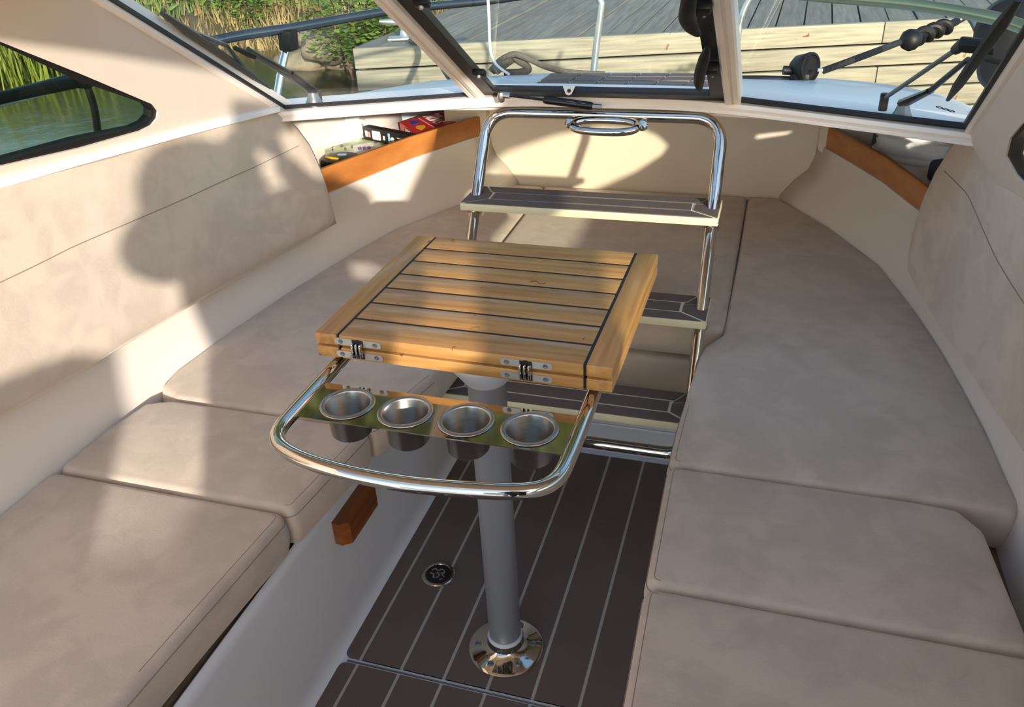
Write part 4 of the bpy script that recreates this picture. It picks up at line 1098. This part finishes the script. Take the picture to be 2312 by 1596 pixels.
# rope with rubber snubber
rs = [at(1858, 160, y=sy), at(1940, 130, y=2.85), at(2030, 96, y=3.15)]
tubeobj('snubber_rope', rs, .0105, ROPEB, 'taut black rope from spotlight to rubber snubber', 'rope')
t = thing('mooring_snubber', 'black rubber mooring snubber with ball end and spiral turns', 'snubber', at(2056, 90, y=3.2))
m = MB(); m.lathe([(0, -.036), (.02, -.030), (.034, -.014), (.036, .004), (.028, .024), (.014, .034), (0, .036)], at(2056, 90, y=3.2), 22, (.9, .4, .3)); m.build('ball', BLACKP, t)
cor0, cor1 = at(2070, 85, y=3.22), at(2140, 58, y=3.42); axd = (cor1 - cor0); L_ = axd.length; axd.normalize(); u_ = axd.cross(UP).normalized(); v_ = axd.cross(u_)
m = MB(); m.tube([cor0 + axd * L_ * k / 50 + (u_ * math.cos(k * .42) + v_ * math.sin(k * .42)) * .018 for k in range(51)], .013, 10); m.build('spiral', BLACKP, t)
m = MB(); m.tube([cor0, cor1, at(2160, 48, y=3.48)], .014, 10); m.build('core', BLACKP, t)
m = MB(); m.tube(smooth_pts([at(2162, 46, y=3.5), at(2185, 36, y=3.5), at(2200, 52, y=3.45), at(2214, 85, y=3.4), at(2226, 120, y=3.3)], 6), .014, 12); m.build('strap', GREYM, t)
# black fittings at the right edge behind the pane
for (px, py, rr, lab) in ((2286, 72, .085, 'large round black fender cap behind the wiper at the right edge'), (2272, 152, .065, 'smaller black fender cap low behind the right edge of the starboard pane')):
    c_ = at(px, py, y=2.45); t = thing('fender_cap', lab, 'fender', c_ - Vector((0, 0, rr)), 'black fender caps')
    m = MB(); m.lathe([(0, -.05), (rr * .8, -.045), (rr, -.02), (rr, .02), (rr * .85, .04), (rr * .5, .05), (0, .052)], c_, 24, (-.3, -.9, .3)); m.build('cap', BLACKP, t)
    for k in range(3):
        m = MB(); m.lathe([(0, 0), (.004, 0), (.004, .003), (0, .003)], c_ + Vector((-.3, -.9, .3)).normalized() * .05 + Vector((.012 * (k - 1), 0, .01)), 8, (-.3, -.9, .3)); m.build('bolt', GREYM, t)

# ================================================================== DOCK
DZ = .58
F0 = at(798, 109, z=DZ); F1 = at(2250, 36, z=DZ); e = (F1 - F0); e.z = 0; eL = e.length; e.normalize()
pdv = Vector((.024, 1, 0)).normalized(); fnv = Vector((e.y, -e.x, 0))
dock = thing('dock', 'weathered timber dock with grey decking and pale pine edge boards', 'dock', F0 + Vector((0, 0, -.95)))
wE = .152 / abs(e.cross(pdv).z); N_ = 40
for i in range(N_):
    a = F0 + e * (i * wE) + pdv * .0; b_ = F0 + e * (i * wE + wE - .010)
    jz = random.uniform(-.004, .004); ln = 5.2 if i > 5 else 3.4 + i * .3
    m = MB(); m.prism([a, b_, b_ + pdv * ln, a + pdv * ln], (0, 0, jz - .03), (0, 0, jz)); m.build('decking_plank', DOCKT, dock, False)
bh = .112
RotF = Matrix.Rotation(math.atan2(e.y, e.x), 3, 'Z')
for rrow in range(5):
    z1 = DZ + .004 - rrow * (bh + .010); jo = [0, 2.1, 4.3, 6.6] if rrow % 2 else [0, 3.0, 5.2, 6.6]
    for a, c in zip(jo, jo[1:]):
        m = MB(); m.box((0, 0, 0), (c - a - .004, .040, bh), None, .005, 2); eb = m.build('edge_board', DOCKF, dock); eb.location = F0 + e * ((a + c) / 2) + fnv * .022 + Vector((0, 0, z1 - bh / 2 - DZ)); eb.rotation_euler = (0, 0, math.atan2(e.y, e.x))
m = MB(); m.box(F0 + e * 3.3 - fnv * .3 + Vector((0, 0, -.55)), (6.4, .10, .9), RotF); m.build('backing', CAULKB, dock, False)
m = MB(); m.box(F0 + pdv * 1.6 + e * .03 + Vector((0, 0, -.12)), (.04, 3.2, .16), Matrix.Rotation(-.024, 3, 'Z')); m.build('edge_board', DOCKF, dock, False)
# cleat on the dock
c_ = at(915, 90, z=DZ)
t = thing('dock_cleat', 'galvanised mooring cleat on the corner of the dock', 'cleat', c_)
m = MB(); m.box(c_ + Vector((0, 0, .010)), (.20, .10, .018), RotF, .007, 2); m.build('base_plate', GALV, t)
m = MB(); m.lathe([(.045, .012), (.028, .03), (.022, .06), (.026, .085), (.030, .095)], c_, 18); m.build('stem', GALV, t)
m = MB(); m.tube([c_ - e * .14 + Vector((0, 0, .108)), c_ - e * .08 + Vector((0, 0, .104)), c_ + Vector((0, 0, .098)), c_ + e * .08 + Vector((0, 0, .104)), c_ + e * .14 + Vector((0, 0, .108))], [.010, .017, .021, .017, .010], 12); m.build('horn', GALV, t)
# white neighbouring boat hull glimpsed at the top right beyond the dock
pb = at(2260, 8, z=.45) + Vector((1.2, 3.6, 0))
t = thing('moored_boat', 'white hull of another boat glimpsed beyond the dock at the top right', 'boat', pb + Vector((.6, 1.0, -.5)))
bm_ = MB(); vs = []; fs = []
ctr = pb + Vector((.9, .9, 0)); dirb = Vector((.95, .3, 0)).normalized(); lat_ = Vector((-dirb.y, dirb.x, 0))
secs = [(-1.2, .02), (-.9, .35), (-.4, .62), (.3, .8), (1.2, .85), (2.6, .85)]
for sx, hw in secs:
    for a, z in ((-1, .38), (-1.02, .30), (-.9, -.1), (-.4, -.7), (.4, -.7), (.9, -.1), (1.02, .30), (1, .38)):
        vs.append(ctr + dirb * sx + lat_ * a * hw + Vector((0, 0, z)))
for i in range(len(secs) - 1):
    for j in range(8): fs.append([i * 8 + j, i * 8 + (j + 1) % 8, (i + 1) * 8 + (j + 1) % 8, (i + 1) * 8 + j])
fs.append(list(range(8))); fs.append([(len(secs) - 1) * 8 + j for j in range(8)])
mesh('hull', vs, fs, HULL, t, True, 40)
m = MB(); m.tube([ctr + dirb * sx - lat_ * hw * 1.03 + Vector((0, 0, .33)) for sx, hw in secs], .02, 8); m.build('rub_rail', BLACK, t)

# ================================================================== WATER, BANK, PLANTS
m = MB(); m.add([(-60, -30, -.30), (60, -30, -.30), (60, 60, -.30), (-60, 60, -.30)], [[0, 1, 2, 3]])
wt = m.build('water', WATER, None, False); struct(wt, 'dark green water around the boat')
shore = [(-14, 6.0), (-10, 6.7), (-8.2, 7.1), (-7.4, 7.9), (-6.7, 9.0), (-5.5, 8.9), (-4.5, 8.5), (-3.2, 9.0), (-1.0, 10), (3, 11), (12, 13)]
def bank_z(x, y):
    ys_ = interp(shore, x); d = (y - ys_) * .8
    h = -.42 + .33 * max(-1.2, d) + (.12 * max(0, d - 1.5))
    h = min(h, 3.4)
    return h + .10 * noise.noise(Vector((x * 1.1, y * 1.1, 0))) + .05 * noise.noise(Vector((x * 3, y * 3, 1)))
vs = []; fs = []; nx, ny = 90, 70
for i in range(nx + 1):
    for j in range(ny + 1):
        x = -24 + 40 * i / nx; y = interp(shore, x) - 1.2 + (j / ny) ** 1.5 * 24; vs.append((x, y, bank_z(x, y)))
for i in range(nx):
    for j in range(ny): a = i * (ny + 1) + j; fs.append([a, a + ny + 1, a + ny + 2, a + 1])
bank = mesh('ground', vs, fs, SOIL, None, True, 80); struct(bank, 'grassy earth bank rising behind the water')
def blades(name, n, region, hmin, hmax, w, m, lab, cat, lean=.35, leafy=False, seed=1):
    random.seed(seed); vs = []; fs = []
    for _ in range(n):
        x, y = region()
        z = bank_z(x, y)
        if z < -.36: z = -.32
        h = random.uniform(hmin, hmax); a = random.uniform(0, 6.283); lx, ly = math.cos(a) * lean * h * random.random(), math.sin(a) * lean * h * random.random()
        ww = w * random.uniform(.6, 1.4); b2 = a + 1.3; dx, dy = math.cos(b2) * ww, math.sin(b2) * ww; k = len(vs)
        if leafy:
            zz = z + random.uniform(.05, h); cx, cy = x + lx, y + ly; tl = random.uniform(-.5, .6)
            ux, uy = math.cos(a) * ww * 1.6, math.sin(a) * ww * 1.6
            vs += [(cx - ux, cy - uy, zz), (cx - dx, cy - dy, zz + ww * tl), (cx + ux, cy + uy, zz + ww * .8), (cx + dx, cy + dy, zz + ww * (.4 - tl))]
            fs.append([k, k + 1, k + 2, k + 3])
        else:
            vs += [(x - dx, y - dy, z), (x + dx, y + dy, z), (x + lx * .5 + dx * .7, y + ly * .5 + dy * .7, z + h * .6), (x + lx * .5 - dx * .7, y + ly * .5 - dy * .7, z + h * .6), (x + lx, y + ly, z + h)]
            fs.append([k, k + 1, k + 2, k + 3]); fs.append([k + 3, k + 2, k + 4])
    me = bpy.data.meshes.new(name); me.from_pydata(vs, [], fs); me.materials.append(m)
    o = bpy.data.objects.new(name, me); COL.objects.link(o); return tag(o, lab, cat, None, 'stuff')
def reg_bank():
    x = random.uniform(-15, -1.5); y = interp(shore, x) + (1.5 if x > -7.3 else .5) + random.random() ** 1.4 * 9; return x, y
def reg_reed():
    x = random.uniform(-12.5, -7.2); y = interp(shore, x) + random.uniform(-1.0, .9); return x, y
blades('grass', 26000, reg_bank, .08, .30, .012, GRASS, 'bright green grass covering the bank', 'grass')
blades('reeds', 1500, reg_reed, .25, .85, .012, REED, 'yellow-green reeds standing in the shallow water', 'reeds', .45, seed=5)
blades('bank_leaves', 9000, reg_bank, .1, .34, .045, LEAF, 'broad green leaves growing among the bank grass', 'leaves', .3, True, 9)
DRY = mat('dry_grass', (158, 138, 88), rough=.8, col2=(92, 78, 46), scale=2)
def reg_dry():
    x = random.uniform(-9, -1.5); y = interp(shore, x) + random.uniform(.1, 2.6); return x, y
blades('dry_grass', 7000, reg_dry, .05, .22, .010, DRY, 'brown dry grass along the edge of the bank', 'dry grass', .9, seed=12)
# bush beside the dock corner
for k, (px, py, zz, rr, lab) in enumerate(((800, 40, .45, .55, 'bright green leafy bush above the left end of the dock'), (865, 70, .35, .42, 'yellow-green leafy bush right behind the dock corner'), (560, 30, .7, .5, 'low green leafy bush on the bank behind the port bow rail'))):
    c_ = at(px, py, y=7.6 if k < 2 else 10.2); random.seed(30 + k)
    t = thing('bush', lab, 'bush', (c_.x, c_.y, bank_z(c_.x, c_.y)), 'bushes on the bank')
    vs = []; fs = []
    for _ in range(1500):
        d = Vector((random.gauss(0, 1), random.gauss(0, 1), random.gauss(0, 1))).normalized() * rr * random.uniform(.45, 1.05); d.z *= .75
        p = c_ + d; a = random.uniform(0, 6.28); s_ = random.uniform(.018, .042)
        u = Vector((math.cos(a), math.sin(a), random.uniform(-.4, .4))); v = u.cross(Vector((random.uniform(-.6, .6), random.uniform(-.6, .6), 1))).normalized() * .7; i0 = len(vs)
        vs += [p - u * s_, p - v * s_, p + u * s_, p + v * s_]; fs.append([i0, i0 + 1, i0 + 2, i0 + 3])
    me = bpy.data.meshes.new('foliage'); me.from_pydata(vs, [], fs); me.materials.append(LEAF); link(bpy.data.objects.new('foliage', me), t)
    m = MB()
    for q in range(5): m.tube([Vector((c_.x, c_.y, bank_z(c_.x, c_.y) - .05)), c_ + Vector((random.uniform(-.3, .3), random.uniform(-.3, .3), random.uniform(-.1, .25)))], [.02, .006], 6)
    m.build('stems', PLY, t)
# rocks on the shore
for k, (px, py, sc, lab) in enumerate(((690, 140, (.34, .22, .14), 'flat tan rock at the waterline left of the dock'), (735, 108, (.26, .2, .16), 'rounded grey rock above the flat tan one'), (770, 90, (.2, .16, .12), 'small rock close to the dock corner'), (705, 88, (.18, .15, .1), 'small brown rock on the bank edge behind the stanchion'), (770, 140, (.22, .18, .1), 'dark wet rock next to the dock end'))):
    c_ = at(px, py, z=-.25 if py > 120 else -.05); bm = bmesh.new(); bmesh.ops.create_icosphere(bm, subdivisions=3, radius=1)
    for v in bm.verts:
        w = 1 + .25 * noise.noise(v.co * 1.6 + Vector((k * 7, 0, 0))) + .08 * noise.noise(v.co * 5)
        v.co = Vector((v.co.x * sc[0] * w, v.co.y * sc[1] * w, v.co.z * sc[2] * w)) + c_
    me = bpy.data.meshes.new('rock'); bm.to_mesh(me); bm.free(); me.materials.append(ROCK); shade(me, 60)
    o = bpy.data.objects.new('rock', me); COL.objects.link(o); tag(o, lab, 'rock', 'shore rocks')

# trees further back on the bank (mirrored in the steel)
for k, (x, y, hgt, rr) in enumerate(((-13.0, 17.0, 12.5, 3.2), (-8.6, 16.0, 15.5, 3.4), (-4.6, 17.5, 14.5, 3.2), (-.3, 18.0, 16.0, 3.4), (4.8, 19.0, 13.5, 3.2), (-17.5, 12.5, 11.0, 3.0))):
    random.seed(60 + k); z0 = bank_z(x, y)
    t = thing('tree', ['broad tree on the bank left of the dock', 'tall tree behind the port bushes', 'tree straight beyond the bow', 'tallest tree beyond the dock', 'tree beyond the moored boat', 'leftmost tree beside the reeds'][k], 'tree', (x, y, z0), 'trees on the bank')
    m = MB(); m.tube([(x, y, z0 - .2), (x + .1, y, z0 + hgt * .4), (x, y + .1, z0 + hgt * .8)], [.22, .15, .05], 10); m.build('trunk', PLY, t)
    vs = []; fs = []
    for _ in range(4200):
        d = Vector((random.gauss(0, 1), random.gauss(0, 1), random.gauss(0, 1))).normalized() * random.uniform(.3, 1.0)
        p = Vector((x + d.x * rr, y + d.y * rr, z0 + hgt * .58 + d.z * hgt * .42)); u = Vector((random.gauss(0, 1), random.gauss(0, 1), random.gauss(0, 1))).normalized(); v = u.orthogonal().normalized(); s_ = random.uniform(.13, .32); i0 = len(vs)
        vs += [p - u * s_, p - v * s_ * .6, p + u * s_, p + v * s_ * .6]; fs.append([i0, i0 + 1, i0 + 2, i0 + 3])
    me = bpy.data.meshes.new('foliage'); me.from_pydata(vs, [], fs); me.materials.append(TREEL); link(bpy.data.objects.new('foliage', me), t)

# ================================================================== BEHIND THE CAMERA: photographer, phone, added shadow seat
hh = Vector((SUN_DIR.x, SUN_DIR.y, 0)).normalized(); la = Vector((hh.y, -hh.x, 0))
def U(u, z, depth=0): return Vector((0, -.3, 0)) + la * u + hh * depth + Vector((0, 0, z))
def skin_body():
    V = []; E_ = []; Rr = []
    def add(p, rad, par=None):
        V.append(p); Rr.append(rad); i = len(V) - 1
        if par is not None: E_.append((par, i))
        return i
    pel = add(U(.0, .80), (.25, .17)); sp1 = add(U(.03, .95), (.25, .17), pel); ch = add(U(.055, 1.12), (.25, .17), sp1); nk = add(U(-.05, 1.27, .02), (.15, .12), ch); hd0 = add(U(-.06, 1.33, .03), (.14, .13), nk); hd = add(U(-.058, 1.39, .04), (.138, .134), hd0); hd1 = add(U(-.042, 1.462, .03), (.09, .09), hd)
    shl = add(U(-.12, 1.235), (.09, .09), ch); ell = add(U(-.195, 1.225, .08), (.078, .078), shl); wl_ = add(U(-.01, 1.36, .20), (.042, .042), ell); hl = add(U(.07, 1.435, .215), (.040, .034), wl_)
    shr = add(U(.24, 1.24), (.10, .10), ch); elr = add(U(.325, 1.175, .06), (.085, .085), shr); wr_ = add(U(.16, 1.265, .19), (.042, .042), elr); hr = add(U(.105, 1.36, .205), (.032, .028), wr_)
    for s, ux in ((-1, -.02), (1, .16)):
        hp = add(U(ux, .68), (.10, .10), pel); kn = add(U(ux, .38, .02), (.07, .07), hp); an = add(U(ux, .07), (.045, .045), kn); to = add(U(ux - .02, .035, .13), (.04, .032), an)
    me = bpy.data.meshes.new('body'); me.from_pydata(V, E_, []); me.update()
    o = bpy.data.objects.new('person', me); COL.objects.link(o)
    sk = o.modifiers.new('k', 'SKIN'); su = o.modifiers.new('u', 'SUBSURF'); su.levels = su.render_levels = 2
    for i, d in enumerate(me.skin_vertices[0].data): d.radius = Rr[i]; d.use_root = (i == 0)
    dg = bpy.context.evaluated_depsgraph_get(); m2 = bpy.data.meshes.new_from_object(o.evaluated_get(dg)); bpy.data.objects.remove(o)
    m2.materials.clear(); [m2.materials.append(q) for q in (SKIN, JACKET, HAIR, mat('trousers', (60, 62, 66), rough=.9))]
    hc_ = U(-.047, 1.39, .04)
    for p in m2.polygons:
        c = p.center; d = (c - hc_)
        if c.z > 1.30 and d.length < .16: p.material_index = 2 if (d.z > .035 or d.dot(hh) < -.01) else 0
        elif c.z < .80: p.material_index = 3
        elif (c - U(.07, 1.435, .215)).length < .07 or (c - U(.105, 1.36, .205)).length < .07: p.material_index = 0
        else: p.material_index = 1
    sl = [v.co for v in m2.vertices if .9 < v.co.z < 1.0]; (lambda *a: None)('BODY u', min((c - Vector((0, -.3, 0))).dot(la) for c in sl), max((c - Vector((0, -.3, 0))).dot(la) for c in sl), 'd', min((c - Vector((0, -.3, 0))).dot(hh) for c in sl), max((c - Vector((0, -.3, 0))).dot(hh) for c in sl))
    m2.shade_smooth(); return m2
pm = skin_body()
po = bpy.data.objects.new('person', pm); COL.objects.link(po); tag(po, 'photographer in dark jacket holding up a phone, casting the shadow on the backrest', 'person')
# face and fingers
fdir = (Vector((-.35, .93, -.1))).normalized(); hc_ = U(-.047, 1.39, .04); fl_ = fdir.cross(UP).normalized()
fm = MB()
for s in (-1, 1): fm.lathe([(0, -.006), (.009, 0), (0, .008)], hc_ + fdir * .100 + fl_ * s * .036 + UP * .012, 10, fdir)
fm.build('eyes', PAPER, po)
fm = MB(); fm.tube([hc_ + fdir * .100 + UP * .012, hc_ + fdir * .122 - UP * .020, hc_ + fdir * .104 - UP * .026], [.008, .014, .008], 8)
for s in (-1, 1): fm.lathe([(0, -.006), (.026, 0), (.02, .008), (0, .01)], hc_ + fl_ * s * .104, 12, fl_ * s)
fm.build('nose_and_ears', SKIN, po)
fm = MB(); fm.tube([hc_ + fdir * .098 - UP * .052 - fl_ * .022, hc_ + fdir * .108 - UP * .054, hc_ + fdir * .098 - UP * .052 + fl_ * .022], .005, 6); fm.build('mouth', mat('lips', (168, 96, 84)), po)
# phone just behind the camera
phd = -fw; pc_ = CP + phd * .045 + r * (-.060) + dn * (-.026)
Rp = Matrix((r, -dn, -fw)).transposed()
m = MB(); m.box(pc_, (.15, .073, .008), Rp, .003, 2); ph = m.build('phone', BLACKM); tag(ph, 'black phone held in landscape by the photographer', 'phone')
fg = MB()
for hand, eu, ev in ((U(.07, 1.435, .215), -.4, -1), (U(.105, 1.36, .205), -.1, 1)):
    for k in range(4):
        b0 = hand + r * (.010 * (k - 1.5)); tip = pc_ + r * (.07 * eu + .019 * (k - 1.5)) + dn * (.034 * ev) + phd * .004
        mid = b0.lerp(tip, .55) + phd * (.012 if k not in (0, 3) else .007); fg.tube(smooth_pts([b0, mid, tip], 3), [.009, .009, .009, .0085, .008, .0075, .007], 8)
    fg.tube(smooth_pts([hand, hand.lerp(pc_, .5) + phd * .02, pc_ + r * (.07 * eu + .03) + phd * .012 + dn * (.02 * ev)], 3), [.011, .011, .0105, .010, .0095, .009, .008], 8)
fg.build('fingers', SKIN, po)
# unseen seat added further aft (its back throws the shadow on the near end of the port bench)
sc_ = U(-.515, 0, -.55); RS = Matrix((la, hh, UP)).transposed()
t = thing('shadow_seat', 'pale vinyl seat, unseen, added behind the photographer to cast a shadow', 'seat', sc_)
m = MB(); m.lathe([(.16, 0), (.17, .012), (.06, .03), (.05, .42), (.10, .48), (0, .48)], sc_ - hh * .2, 28); m.build('pedestal', ALU, t)
m = MB(); m.box(sc_ - hh * .2 + Vector((0, 0, .54)), (.44, .44, .12), RS, .04, 3); m.build('seat', SEATV, t)
m = MB(); m.box(sc_ + Vector((0, 0, .90)), (.44, .10, .67), RS, .045, 3); m.build('backrest', SEATV, t)
